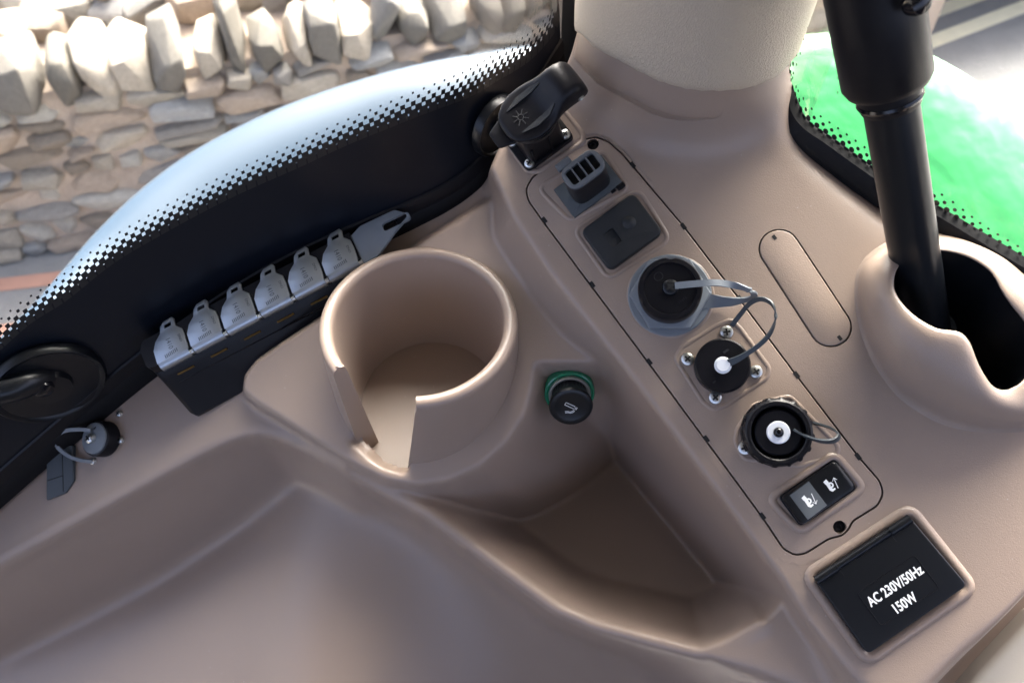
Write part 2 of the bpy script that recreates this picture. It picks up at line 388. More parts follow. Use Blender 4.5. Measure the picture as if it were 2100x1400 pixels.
# scooped side facing the seat: profile below the ridge, by distance from it
TU = [-300, 0, 250, 430, 540, 640, 760, 900, 1100, 1300, 1600]
TX = [loc(at_p(u, 1150 if u < 700 else 1300, -.06))[0] for u in TU]
def tab(v): return gauss(np.interp(X, TX, v), .012)
w_s = tab([.062, .060, .066, .056, .040, .032, .034, .040, .040, .034, .03]); D_s = tab([.088, .088, .088, .082, .068, .050, .044, .050, .062, .072, .07])
l_s = tab([.80, .80, .78, .78, .84, .92, 1.0, 1.1, 1.25, 1.35, 1.35]); k_s = tab([-.30, -.32, -.38, -.42, -.36, -.22, .05, .40, 1.0, 1.4, 1.4])
ds_ = gauss(d_bowl_in, .014); wq = np.clip((d_bowl_in - .008) / .03, 0, 1); wq = wq * wq * (3 - 2 * wq); d_u = d_bowl_in * (1 - wq) + ds_ * wq; f_s = d_u / w_s
dr = np.where(f_s < .6, D_s * np.sin(np.pi / 2 * np.clip(f_s / .6, 0, 1)), 0); g_ = np.clip((f_s - .6) / .4, 0, 1)
dr = np.where(f_s >= .6, D_s * (1 + (l_s - 1) * g_ * g_ * (1.6 - .6 * g_)), dr)
ov_ = np.maximum(0, d_u - w_s); dr = dr + np.where(f_s > 1, .0035 * (1 - np.exp(-ov_ / .006)) * np.clip((1.0 - l_s) * 6, 0, 1) + k_s * .09 * (1 - np.exp(-ov_ / .09)), 0)
bowl = h_ri - dr
wb_ = np.clip((d_bowl_in - .006) / .016, 0, 1); bowl = bowl * (1 - wb_) + gauss(bowl, .011) * wb_
# which side of the ridge
side_poly = xy([(p[0], p[1], p[2]) for p in ridge] + [(1700, 1300, -.02), (2400, 1200, -.02), (2400, 2200, -.02), (-1500, 2200, -.02), (-1500, 1400, -.02)])
d_bowl_out, d_bowl_in = sdist(side_poly)
in_bowl = d_bowl_in > 0
cupc = at_z(858, 659, CZ - .3905)
SP = PO[None, None, :] + X[..., None] * E1 + Y[..., None] * E2 + SHELF_H * PN
r_sp = np.hypot(SP[..., 0] - cupc[0], SP[..., 1] - cupc[1])
an_sp = np.arctan2(SP[..., 1] - cupc[1], SP[..., 0] - cupc[0]); an_l, an_r = [math.atan2(q_[1] - cupc[1], q_[0] - cupc[0]) for q_ in (at_z(745, 935, CZ - .4785), at_z(832, 985, CZ - .4785))]
H_sh = np.where((r_sp < .0625) & (d_sh <= 0) & (an_sp > an_l - .03) & (an_sp < an_r + .03), np.minimum(H_sh, level(CZ - .4787)), H_sh)
base = np.where(in_bowl, bowl, np.minimum(H_floor, -.100))
# sill on the right under the back window, and lower side of the console
sill_xy = xy([(1600, 150), (1640, 250), (1660, 290), (1740, 350), (1830, 420), (1900, 470), (2300, 700), (2300, 800), (1830, 560), (1640, 330)], -.005)
d_si, _ = sdist(sill_xy); H_si = -.005 - 3 * d_si
H = np.maximum.reduce([H_pan, H_sh, H_ri, H_pl, H_le, base, H_si])
# trim the lower right: falls away past the panel edge
lower = sdist(xy([(2112, 1215), (1945, 1395), (1850, 1500), (1900, 2000), (2600, 2000), (2600, 700), (2300, 1000)]))[1] > 0
H = np.where(lower, np.maximum(H_pan * 1.2, -.05), H)
# column neck rising to the pillar cover
neck_xy = xy([(1120, -40), (1128, 60), (1168, 160), (1215, 222), (1290, 275), (1380, 305), (1460, 308), (1540, 288), (1600, 245), (1660, 120), (1690, -40)])
_, i_ne = sdist(neck_xy)
H_ne = np.minimum(1.75 * i_ne, .075)
Hs = gauss(H, .0017)
Hm = gauss(H, .0019)
mk = gauss(in_bowl * (np.clip(d_bowl_in / .02, 0, 1)), .006)
Hs = Hs * (1 - mk) + gauss(H, .005) * mk
# sharper and softer places: tray floor fillets softer
tray_m = gauss(((~in_bowl) & (d_pan > .004) & (d_sh > .004) & (d_le > 0)).astype(float), .006)
Hs = Hs * (1 - tray_m) + Hm * tray_m
Hs = Hs + gauss(H_ne, .011) * (i_ne >= 0)
rm_ = gauss(np.clip((X - np.interp(Y, *zip(*sorted((p[1], p[0]) for p in xy([(1480, 250), (1640, 400), (1760, 480), (1850, 520)]))))) / .02, 0, 1) * (Y > loc(at_p(1850, 560))[1]), .006)
Hs = Hs * (1 - rm_) + gauss(Hs, .009) * rm_
# room under the removable plates
plate_px = [(1178, 300), (1200, 286), (1222, 281), (1248, 291), (1278, 318), (1400, 462), (1516, 613), (1632, 768), (1762, 938), (1803, 985), (1812, 1010), (1800, 1036), (1748, 1068), (1740, 1085), (1726, 1098), (1700, 1104),
            (1652, 1134), (1630, 1138), (1606, 1124), (1562, 1058), (1447, 902), (1330, 744), (1213, 587), (1115, 456), (1084, 412), (1078, 388), (1092, 364), (1140, 328)]
plate_xy = ccw(rpoly(xy(plate_px), .008, 4))
oval_a, oval_b = np.array(xy([(1598, 510)])[0]), np.array(xy([(1703, 670)])[0])
def stadium(a, b, r, n=12):
    d = (b - a) / np.linalg.norm(b - a); an = math.atan2(d[1], d[0]); o = []
    for k in range(n + 1): t = an - math.pi / 2 + math.pi * k / n; o.append((b[0] + r * math.cos(t), b[1] + r * math.sin(t)))
    for k in range(n + 1): t = an + math.pi / 2 + math.pi * k / n; o.append((a[0] + r * math.cos(t), a[1] + r * math.sin(t)))
    return o
OV_R = .0108
oval_xy = ccw(stadium(oval_a, oval_b, OV_R))
for po in (plate_xy, oval_xy):
    d_o, _ = sdist(po); Hs = Hs - .006 * np.clip(1 - d_o / .0016, 0, 1)
# pole hole
hole_px = [(1832, 590, .026), (1838, 552, .022), (1868, 525, .017), (1920, 513, .013), (1980, 525, .012), (2030, 556, .014), (2056, 598, .016), (2075, 625, .016), (2110, 672, .014), (2122, 725, .013), (2105, 775, .014), (2068, 800, .016),
           (2036, 792, .021), (2008, 752, .028), (1988, 706, .033), (1965, 684, .035), (1920, 676, .036), (1878, 652, .034), (1848, 622, .030)]
hole_c = at_p(1960, 650, -.02)
out_px = [(1752, 610), (1760, 550), (1795, 510), (1860, 482), (1960, 482), (2050, 515), (2110, 560), (2170, 620), (2225, 690), (2240, 760), (2215, 830), (2150, 872),
          (2080, 886), (2010, 886), (1950, 876), (1895, 852), (1840, 812), (1795, 752), (1765, 685)]
d_h, i_h = sdist(xy(out_px)); Hs = Hs - .09 * np.clip((i_h - .012) / .01, 0, 1)
# cut away what lies beyond the glass
win_px = [(-260, 1252), (-120, 1128), (0, 1022), (94, 940), (270, 792), (420, 680), (560, 592), (700, 523), (850, 460), (930, 420), (990, 372), (1038, 310), (1090, 235), (1150, 140)]
WIN_H = -.041
win_xy = xy(win_px, WIN_H)
void = sdist(win_xy + [(.0, .6), (-.9, .6), (-.9, -.1)])[1] > .004
rw_px = [(1590, 140), (1622, 235), (1645, 278), (1700, 318), (1810, 396), (1900, 448), (2000, 508), (2120, 580), (2300, 690)]
rw_xy = xy(rw_px, -.006)
void |= sdist(rw_xy + [(.6, .1), (.6, .6), (.05, .6)])[1] > .003
void |= (Y > loc(at_p(1400, -30))[1]) & (X > -.1)
void |= d_bowl_in > .22
NY, NX = X.shape
P3 = PO[None, None, :] + X[..., None] * E1 + Y[..., None] * E2 + Hs[..., None] * PN
cupc = at_z(858, 659, CZ - .3905); rr_c = np.hypot(P3[..., 0] - cupc[0], P3[..., 1] - cupc[1])
void |= (rr_c < .0550) & (d_sh <= 0)
ok = ~(void[:-1, :-1] | void[1:, :-1] | void[:-1, 1:] | void[1:, 1:])
ii = np.arange(NY * NX).reshape(NY, NX)
Fq = np.stack([ii[:-1, :-1], ii[:-1, 1:], ii[1:, 1:], ii[1:, :-1]], -1)[ok]
used = np.zeros(NY * NX, bool); used[Fq.ravel()] = True; remap = np.cumsum(used) - 1
Vv = P3.reshape(-1, 3)[used]; Fq = remap[Fq]
console = thing('side_console', 'taupe moulded plastic side console with cup holder, open tray and socket panel', 'console')
me = bpy.data.meshes.new('moulding'); me.vertices.add(len(Vv)); me.vertices.foreach_set('co', Vv.ravel())
me.loops.add(Fq.size); me.loops.foreach_set('vertex_index', Fq.ravel().astype(np.int32)); me.polygons.add(len(Fq)); me.polygons.foreach_set('loop_start', np.arange(0, Fq.size, 4, dtype=np.int32))
me.update(calc_edges=True); me.validate(); me.shade_smooth(); me.materials.append(MATS['taupe'])
moulding = bpy.data.objects.new('moulding', me); col.objects.link(moulding); moulding.parent = console
def surf_h(u, v, h=-.035):
    for _ in range(8):
        q = loc(at_p(u, v, h)); h = float(Hs[int(round((q[1] - gy[0]) / G)), int(round((q[0] - gx[0]) / G))])
    return h
# skin over the flat of the panel with the openings for the removable plates
PM = frame(PO, E1, E2, PN)
def in_panel(mb, name, m, parent=console, **k):
    o = mb.build(name, m, parent, **k); o.matrix_world = PM; return o
skin_out = ccw(rpoly(xy([(1076, 352), (1180, 276), (1226, 262), (1262, 280), (1310, 315), (1450, 395), (1630, 430), (1710, 500), (1790, 650), (1780, 740), (1800, 900), (1856, 990), (1850, 1056), (1772, 1108), (1640, 1160), (1600, 1148), (1540, 1058), (1440, 920), (1190, 584), (1085, 446), (1064, 400)]), .004))
in_panel(MB().prism(skin_out, -.0006, .00012, 0, holes=[ccw(inset(plate_xy, -.0005)), ccw(inset(oval_xy, -.0004))]), 'panel_skin', 'taupe', ang=30)
for lp_ in (inset(plate_xy, -.0005), inset(oval_xy, -.0004)):      # walls of the joint
    o = MB(); n_ = len(lp_); o.add([(p[0], p[1], .0001) for p in lp_] + [(p[0], p[1], -.004) for p in lp_], [(i, (i + 1) % n_, n_ + (i + 1) % n_, n_ + i) for i in range(n_)])
    in_panel(o, 'joint_wall', 'taupe_dark')
scr_holes = [xy([(1216, 296)])[0], xy([(1722, 1080)])[0]]
plate = MB().prism(inset(plate_xy, .0004), -.004, .0003, .0006, 3, holes=[circ(c[0], c[1], .0034) for c in scr_holes])
socket_plate = in_panel(plate, 'socket_plate', 'taupe', ang=50)
oval_cover = in_panel(MB().prism(inset(oval_xy, .0004), -.004, .0003, .0006, 3), 'oval_cover', 'taupe', ang=50)
for c in scr_holes:
    q = MB().lathe([(.0033, -.004), (.0033, -.0032), (.0024, -.0018), (.0012, -.0015), (.0011, -.0028), (0, -.003)], 20, c); in_panel(q, 'plate_screw', 'black')
for u, v in [(1298, 338), (1402, 464), (1518, 612), (1634, 768), (1760, 935), (1116, 452), (1214, 584), (1331, 742), (1448, 900), (1563, 1058)]:
    c = np.array(xy([(u, v)])[0]); yy = np.array([SY @ E1, SY @ E2]); xx = np.array([yy[1], -yy[0]])
    s_ = 1 if (u, v) in ((1298, 338), (1402, 464), (1518, 612), (1634, 768), (1760, 935)) else -1
    c = c - xx * s_ * .0002
    in_panel(MB().prism(ccw([tuple(c + xx * a * .0011 + yy * b * .0019) for a, b in ((-1, -1), (1, -1), (1, 1), (-1, 1))]), -.003, .00045), 'clip_slot', 'hole')
for (u, v) in [(1588, 487), (1722, 693)]:
    c = np.array(xy([(u, v)])[0]); yy = np.array([SY @ E1, SY @ E2]); xx = np.array([yy[1], -yy[0]])
    in_panel(MB().prism(ccw([tuple(c + xx * a * .0009 + yy * b * .0014) for a, b in ((-1, -1), (1, -1), (1, 1), (-1, 1))]), -.003, .00045), 'clip_slot', 'hole')
# raised pads and rims on the plate round the fittings
def pad(pts, r, h, bev, m='taupe', z0=.0001):
    return in_panel(MB().prism(rpoly(ccw(xy(pts)), r, 6), z0, h, bev, 4), 'raised_pad', m, ang=60)
def rimline(pts, r, wd, h, closed=True):
    P = rpoly(ccw(xy(pts)), r, 6) if closed else [tuple(p) for p in crom([np.array(q) for q in xy(pts)], 6)]
    prof = [(-wd, 0), (-wd * .6, h * .7), (0, h), (wd * .6, h * .7), (wd, 0)]; rails = []
    for a, z in prof:
        if closed: rails.append([(p[0], p[1], z + .0003) for p in inset(P, a)])
        else:
            q = []
            for i in range(len(P)):
                t = np.array(P[min(i + 1, len(P) - 1)]) - np.array(P[max(i - 1, 0)]); t /= np.linalg.norm(t); q.append((P[i][0] - t[1] * a, P[i][1] + t[0] * a, z + .0003))
            rails.append(q)
    return in_panel(MB().loft(rails, closed), 'raised_rim', 'taupe', ang=80)
rimline([(1576, 1022), (1712, 930), (1772, 1000), (1640, 1090)], .005, .0022, .0016)
rimline([(1102, 385), (1236, 308), (1290, 388), (1168, 452)], .005, .0014, .0007)
rimline([(1176, 472), (1310, 388), (1374, 492), (1248, 572)], .006, .0014, .0007)
rimline([(1652, 1178), (1866, 1040), (1996, 1204), (1778, 1356)], .006, .0028, .0018)
rimline([(1385, 735), (1398, 712), (1468, 668), (1500, 655), (1520, 676), (1578, 755), (1572, 775), (1490, 830), (1462, 840), (1440, 822)], .004, .0013, .0006)
rimline([(1508, 905), (1512, 880), (1545, 830), (1620, 812), (1720, 915), (1715, 935), (1640, 955), (1525, 940)], .005, .0013, .0006)
rimline([(1043, 296), (1082, 350), (1104, 352), (1196, 292), (1196, 276), (1162, 232), (1120, 215)], .004, .0018, .0012)
rimline([(1284, 600), (1310, 545), (1375, 520), (1440, 545), (1468, 610), (1440, 668), (1378, 695), (1310, 668)], .02, .0013, .0007)

# ------------------------------------------------------------------ cup holder (upright cup, open slot towards the driver)
cup_rim_z = CZ - .3905; k_ = .3905
cc = at_z(858, 659, cup_rim_z); CUPC = cc.copy()
ro_t = 203 * .0002655 * 1.0; 
def prof_r(t):    # outer and inner radius at fraction t (0 bottom .. 1 top)
    return .0596 + (.0582 - .0596) * t, .0455 + (.0500 - .0455) * t
CUP_H = .0880
def slot_ang(u, v, z):
    p = at_z(u, v, z); return math.atan2(p[1] - cc[1], p[0] - cc[0])
aR_top = slot_ang(853, 832, cup_rim_z); aL_top = slot_ang(688, 762, cup_rim_z)
aR_bot = slot_ang(832, 985, cup_rim_z - CUP_H); aL_bot = slot_ang(745, 935, cup_rim_z - CUP_H)
def a01(a): return a % (2 * math.pi)
cup = MB(); NT = 120; levels = [0, .25, .5, .75, .92]
rails = []
def ring_pts(t, zoff, r):
    a1 = a01(aR_bot) * (1 - t) + a01(aR_top) * t; a0 = a01(aL_bot) * (1 - t) + a01(aL_top) * t
    span = (a0 - a1) % (2 * math.pi); pts = []
    for i in range(NT + 1):
        a = a1 + span * i / NT
        pts.append((cc[0] + r * math.cos(a), cc[1] + r * math.sin(a), cup_rim_z - CUP_H * (1 - t) + zoff))
    return pts
for t in levels: rails.append(ring_pts(t, 0, prof_r(t)[0]))
ro, ri_ = prof_r(1.0); mid, hw = (ro + ri_) / 2, (ro - ri_) / 2
for k in range(9):
    a = math.pi * k / 8; rails.append(ring_pts(1.0, -.0028 + hw * 1.05 * math.sin(a), mid + hw * math.cos(a)))
for t in reversed(levels): rails.append(ring_pts(t, 0, prof_r(t)[1]))
rails.append(rails[0])
cup.loft(rails)
m_ = NT + 1; nr = len(rails) - 1
# rounded cheeks of the slot
for end in (0, NT):
    loop = [np.array(rails[j][end]) for j in range(nr)]
    o_v = len(cup.v); cup.v += [tuple(p) for p in loop]
    for j in range(nr // 2): cup.f.append((o_v + j, o_v + j + 1, o_v + nr - 2 - j, o_v + nr - 1 - j) if j + 1 < nr - 2 - j else (o_v + j, o_v + j + 1, o_v + nr - 1 - j))
cup_o = cup.build('cup_wall', 'taupe', console, ang=60)
fl = MB().lathe([(.0592, -.004), (.0592, .0), (.030, .0001), (0, .0001)], 64); fo = fl.build('cup_floor', 'taupe', console); fo.location = (cc[0], cc[1], cup_rim_z - CUP_H + .001)
# ------------------------------------------------------------------ pole socket mound
def interp_loop(A_, B_, f, h): return [(a[0] + (b[0] - a[0]) * f, a[1] + (b[1] - a[1]) * f, h * b[2]) for a, b in zip(A_, B_)]
rails = []
for f, h in ((-.05, -.02), (0, .0), (.05, .02), (.12, .14), (.2, .34), (.32, .58), (.48, .78), (.68, .92), (.86, .985), (.97, 1.0), (1.0, .985), (1.02, .93)):
    L = crom([at_p(p[0], p[1], p[2] if h > 0 else p[2] - (.0012 if f < 0 else .0)) for p in interp_loop(out_px, hole_px, f, h)], 6, True); rails.append(L)
mound = MB().loft(rails, True).build('pole_socket', 'taupe', console, ang=60)
lin = [[p - PN * .0002 for p in rails[-1]]]
cen = sum(np.array(p) for p in rails[-1]) / len(rails[-1])
for dz, s_ in ((.012, .99), (.035, .95), (.06, .88), (.061, .02)): lin.append([cen + (np.array(p) - cen) * s_ - np.array([0, 0, dz]) - PN * dz * .2 for p in rails[-1]])
MB().loft(lin, True).build('socket_liner', 'black_satin', mound, ang=60)
# ------------------------------------------------------------------ column neck ring and pillar cover
PCX, PCY = .0955, .0
def pil(theta, r_add, z):      # ellipse column
    return None
cc_front = at_p(1428, 215, .029)
PA, PB = .0605, .047
pc = np.array([cc_front[0] - .0015, cc_front[1] + PB, 0])
def pil_pt(th, add, z, lean=0): return (pc[0] + (PA + add) * math.cos(th), pc[1] + (PB + add) * math.sin(th) + lean, z)
def edge_z(px_pts, add):
    """height of a pixel edge curve on the column surface, as samples (theta, z)"""
    s = []
    for th in np.linspace(-math.pi * 1.12, math.pi * .12, 160):
        x, y, _ = pil_pt(th, add, 0)
        # find z so that the projected point lies on the pixel polyline v(u)
        best = None
        for z in np.linspace(CZ - .45, CZ - .10, 351):
            u, v, _ = proj((x, y, z)); vv = np.interp(u, [p[0] for p in px_pts], [p[1] for p in px_pts])
            if best is None or abs(v - vv) < best[0]: best = (abs(v - vv), z)
        s.append((th, best[1]))
    return s
cov_px = [(1100, 10), (1190, 72), (1215, 98), (1260, 122), (1340, 166), (1400, 184), (1440, 190), (1500, 189), (1550, 180), (1595, 158), (1640, 110), (1700, 40)]
ez = edge_z(cov_px, .002)
def col_loft(add0, zfun, prof, mname, name, parent):
    ths = np.linspace(-math.pi * 1.12, math.pi * .12, 81); rails = []
    zs = np.interp(ths, [e[0] for e in ez], [e[1] for e in ez])
    for a, dz, lean in prof: rails.append([pil_pt(t, a, z + dz, lean) for t, z in zip(ths, zs)])
    return MB().loft(rails).build(name, mname, parent, ang=70)
pillar = thing('pillar_cover', 'grained beige leather-look cover wrapped around the cab pillar', 'pillar trim', Matrix.Translation((pc[0], pc[1], CZ - .3)))
o = col_loft(0, None, [(-.004, .006, 0), (-.001, .0006, 0), (.0008, 0, 0), (.002, .001, 0), (.0026, .004, 0), (.003, .012, 0), (.004, .06, 0), (.006, .15, 0), (.010, .30, 0), (.012, .76, 0)], 'leather', 'padding', None)
o.parent = pillar; o.matrix_parent_inverse = pillar.matrix_world.inverted()
col_loft(0, None, [(-.004, .02, 0), (-.0004, .004, 0), (.0004, -.001, 0), (.0012, -.012, 0), (.0016, -.0165, 0), (.0010, -.0185, 0), (.0002, -.0195, 0), (-.004, -.026, 0)], 'taupe', 'neck_ring', console)

# ================================================================== THINGS ON THE PANEL
def child(mb, name, m, p, **k): return mb.build(name, m, p, scale=MM, **k)
# -- slotted connector
M = pframe(1206, 384, .0003); t = thing('slotted_connector', 'black rectangular connector with four open slots in its grey oval mouth', 'connector', M)
child(MB().box((0, 0, 1.4), (34, 21, 2.8), .6), 'base_plate', 'connector_grey', t)
ov = rpoly([(-12, -7.4), (12, -7.4), (12, 7.4), (-12, 7.4)], 6.6, 8)
b = MB(); rails = [[(p[0] * s + ox, p[1] * s, z) for p in ov] for z, s, ox in ((2.6, 1.02, 1), (14, 1.0, .5), (26, .98, 0), (33, .98, 0))]; b.loft(rails, True)
child(b, 'housing', 'black', t)
slots = [rpoly([(x - 2.0, -4.6), (x + 2.0, -4.6), (x + 2.0, 4.6), (x - 2.0, 4.6)], [1.8 if x < -6 else .2, .2 if x < 6 else 1.8, .2 if x < 6 else 1.8, 1.8 if x < -6 else .2], 4) for x in (-7.2, -2.4, 2.4, 7.2)]
child(MB().prism([(p[0] * .99, p[1] * .99) for p in ov], 31.5, 34.2, .7, 3, holes=slots), 'mouth', 'mouth_grey', t)
child(MB().prism([(p[0] * .9, p[1] * .86) for p in ov], 28, 30.2), 'socket_well', 'hole', t)
child(MB().box((-6.5, 9.2, 32.4), (9, 4.5, 2.6), .5), 'latch_tab', 'mouth_grey', t)
child(MB().box((15, -11.5, 1.6), (5, 3.0, 2.4), .5).box((10, -11, 1.2), (3, 2.0, 1.6), .4), 'side_latch', 'black', t)
# -- lidded socket
M = pframe(1108, 290, .0003); t = thing('lidded_socket', 'black auxiliary power socket on a tower with a closed hinged lid', 'socket', M)
fl = rpoly([(-17, -11.5), (17, -11.5), (17, 12), (-17, 12)], 3.5, 5)
child(MB().prism(fl, 0, 3, .6), 'flange', 'black', t)
b = MB(); bo = rpoly([(-12, -9), (12, -9), (12, 10), (-12, 10)], 2.5, 5)
b.loft([[(p[0] * s, p[1] * s, z) for p in bo] for z, s in ((2.8, 1.05), (18, 1.0), (30, 1.0), (40, .98))], True); child(b, 'tower', 'black', t)
child(MB().box((3, -9.6, 14), (1.2, 1.4, 22), .3).box((-9, -9.4, 12), (1.2, 1.2, 18), .3), 'tower_rib', 'black', t)
child(MB().lathe([(14.5, 38), (15.2, 39), (15.2, 42), (14, 42.5)], 40), 'collar', 'black', t)
lid = MB(); sec = []
def lidsec(x, w_, z0, z1):
    q = [];
    for k in range(24):
        a = 2 * math.pi * k / 24; cx, sy = math.cos(a), math.sin(a); e = .45
        q.append((x, w_ * math.copysign(abs(cx) ** e, cx), (z0 + z1) / 2 + (z1 - z0) / 2 * math.copysign(abs(sy) ** e, sy)))
    return q
for x, w_, z0, z1 in [(-16.6, 2, 43.2, 44.6), (-16, 6, 42.6, 45.6), (-13.5, 9.8, 42.3, 46.2), (-9, 13, 42.3, 46.4), (-3, 15, 42.3, 46.6), (3, 15, 42.3, 47.2), (8, 14, 42.0, 48.6), (12, 12.4, 41.0, 51), (16, 11.2, 39, 54), (20, 10.8, 38, 56), (24, 10.6, 37, 56), (28, 10.4, 37, 54), (31, 9.8, 37.5, 50), (32.5, 9, 39, 46), (33, 4, 41, 44)]: sec.append(lidsec(x, w_, z0, z1))
lid.loft(sec, True); lo = child(lid, 'lid', 'black', t, ang=50)
lt = rpoly([(-24, -5), (-12, -9), (-12, 9), (-24, 5)], 2.5, 4); child(MB().prism(lt, 41.3, 43.2, .7), 'lid_tab', 'black', lo)
for s_ in (-1, 1):
    child(MB().ribbon([(-9, s_ * 7.4, 46.2), (0, s_ * 8.6, 47.4), (8, s_ * 8.2, 48.6), (13, s_ * 7.2, 51.6)], (0, 1, 0), [.6, 3.2, 3.0, .8], 1.2), 'grip_hollow', 'black_rough', lo)
em = MB()
for k in range(8):
    a = 2 * math.pi * k / 8; em.tube([(-5 + 2.0 * math.cos(a), 2.0 * math.sin(a), 46.6), (-5 + 4.6 * math.cos(a), 4.6 * math.sin(a), 46.6)], .32, 6)
em.tube([(-5 + 1.6 * math.cos(2 * math.pi * k / 16), 1.6 * math.sin(2 * math.pi * k / 16), 46.6) for k in range(17)], .3, 6); child(em, 'embossed_symbol', 'black_rough', lo)
pin = MB().lathe([(1.9, 0), (1.9, .8), (1.2, 1.1), (.9, .5), (0, .5)], 16).build('hinge_pin', 'zinc', lo, scale=MM); pin.location = (27 * MM, -10.0 * MM, 43 * MM); pin.rotation_euler[0] = R(90)
for x, y in ((-13.6, 8.6), (-13.2, -8.2), (13.6, -7.2), (13.8, 8.8)): screw(t, x, y, 3, 3.0)
# -- blank switch cover
M = pframe(1275, 478, .0003); t = thing('blank_switch_cover', 'charcoal blank switch cover with a dimple and a small square recess', 'switch cover', M)
o8 = rpoly([(-18.6, -14.6), (18.6, -14.6), (18.6, 14.6), (-18.6, 14.6)], 4.5, 6)
hole8 = rpoly([(-9.6, -4.6), (-2.6, -4.6), (-2.6, 4.8), (-9.6, 4.8)], .5, 2)
bb = child(MB().prism(o8, 0, 4.2, 1.5, 5, holes=[ccw(hole8)]), 'cover', 'black_rough', t, ang=50)
child(MB().add([(-9.6, -4.6, 4.0), (-2.6, -4.6, 2.4), (-2.6, 4.8, 2.4), (-9.6, 4.8, 4.0)], [(0, 1, 2, 3)]), 'recess_ramp', 'black_rough', bb)
child(MB().lathe([(4.0, 4.1), (3.4, 4.7), (2.2, 5.6), (1.0, 6.1), (0, 6.2)], 24, (6.5, 1.5)), 'dimple', 'black_rough', bb)
# -- capped round connector with grey hexagon nut
M = pframe(1373, 606, .0003); t = thing('round_capped_connector', 'large black capped round connector in a grey hexagon nut', 'connector', M)
child(MB().lathe([(23.2, 0), (23.2, 1.6), (22.5, 2.2), (14, 2.2)], 64), 'washer', 'grey_rubber', t)
hx = [(22.4 * math.cos(R(60 * k + 24)), 22.4 * math.sin(R(60 * k + 24))) for k in range(6)]
child(MB().prism(rpoly(hx, 1.2, 3), 2.2, 7.5, .8), 'hexagon_nut', 'grey_rubber', t)
child(MB().lathe([(16.9, 7.5), (17.1, 9), (17.1, 23), (16.4, 24.2), (14.2, 24.4), (13.7, 23.6), (13.5, 23.0), (4, 23.0), (3.9, 23.4), (0, 23.4)], 64, rfun=lambda a, j: -.7 if (j in (1, 2, 3) and any(abs((a - c + math.pi) % (2 * math.pi) - math.pi) < .09 for c in (.9, 2.9, 5.2))) else 0), 'cap', 'black', t)
q = MB()
for k in range(5): q.box((-.6 + k * 1.1, -8.8 + .3 * (k % 2), 23.05), (.5, 1.3, .12))
child(q, 'moulded_mark', 'black_rough', t)
child(MB().tube([(-1 + 2.4 * math.cos(k * math.pi / 8), 9.0 + 2.2 * math.sin(k * math.pi / 8), 23.1) for k in range(17)], .18, 6), 'moulded_mark', 'black_rough', t)
hd = screw(t, .4, .4, 23.6, 4.4, name='cap_screw', h=2.6, m='black_satin')
im = M.inverted()
def lp(u, v, h): q = im @ Vector(at_p(u, v, h)); return (q.x * 1000, q.y * 1000, q.z * 1000)
path = [lp(1384, 586, .0262), lp(1425, 582, .0265), lp(1470, 580, .026), lp(1510, 586, .022), lp(1537, 595, .018), lp(1547, 604, .013), lp(1538, 612, .008), lp(1505, 618, .005), lp(1470, 618, .003), lp(1440, 616, .0026)]
pp = crom(path, 5); nw = len(pp)
wd = []
for i in range(nw):
    f = i / (nw - 1); a = min(1, max(0, (f - .35) / .3)); wd.append(np.array([-.5, .8, 0]) * 1.0 + np.array([0, 0, 1.0]) * math.sin(math.pi * min(1, max(0, (f - .2) / .6))) * .9)
ws = [3.6 if i < nw * .7 else 3.6 + 6 * (i - nw * .7) / (nw * .3) for i in range(nw)]
child(MB().ribbon(pp, wd, ws, 1.0), 'strap', 'grey_rubber', t)
# -- knurled connector with pale pin and four screws
M = pframe(1479, 752, .0003); im = M.inverted(); t = thing('knurled_connector', 'black knurled capped connector with pale centre pin between four cross-head screws', 'connector', M)
child(MB().lathe([(14.8, 0), (14.8, 2), (13.6, 2.6)], 48), 'seat', 'black', t)
child(MB().lathe([(14.2, 2.2), (14.6, 3.2), (14.6, 10.5), (13.8, 11.6), (0, 11.7)], 144, rfun=lambda a, j: (.35 if int(a * 144 / (2 * math.pi) + .5) % 2 else 0) if j in (1, 2) else 0), 'knurled_cap', 'black', t)
child(MB().lathe([(4.6, 11.6), (4.6, 12.4), (3.9, 12.7), (3.7, 13.6), (3.3, 13.9), (0, 13.9)], 32), 'centre_pin', 'white_plastic', t)
child(MB().box((6, 5.2, 11.75), (3.2, 1.2, .3)).box((-9, -4.6, 11.75), (2, .6, .3)), 'moulded_mark', 'black_rough', t)
for u, v in ((1490, 681), (1410, 736), (1550, 762), (1467, 815)): x, y = lpx(M, u, v, .001); screw(t, x, y, 0, 3.7)
path = [lp(1500, 668, .0015), lp(1518, 645, .004), lp(1538, 622, .010), lp(1560, 613, .015), lp(1582, 622, .018), lp(1591, 648, .019), lp(1580, 682, .018), lp(1556, 708, .0165), lp(1520, 732, .0145), lp(1494, 744, .0135)]
pp = crom(path, 5); child(MB().ribbon(pp, [(.3, .9, .5) if i < len(pp) * .55 else (.6, .6, .45) for i in range(len(pp))], [2.6] * (len(pp) - 8) + [2.6 + .25 * k for k in range(8)], .9), 'strap', 'grey_dark', t)
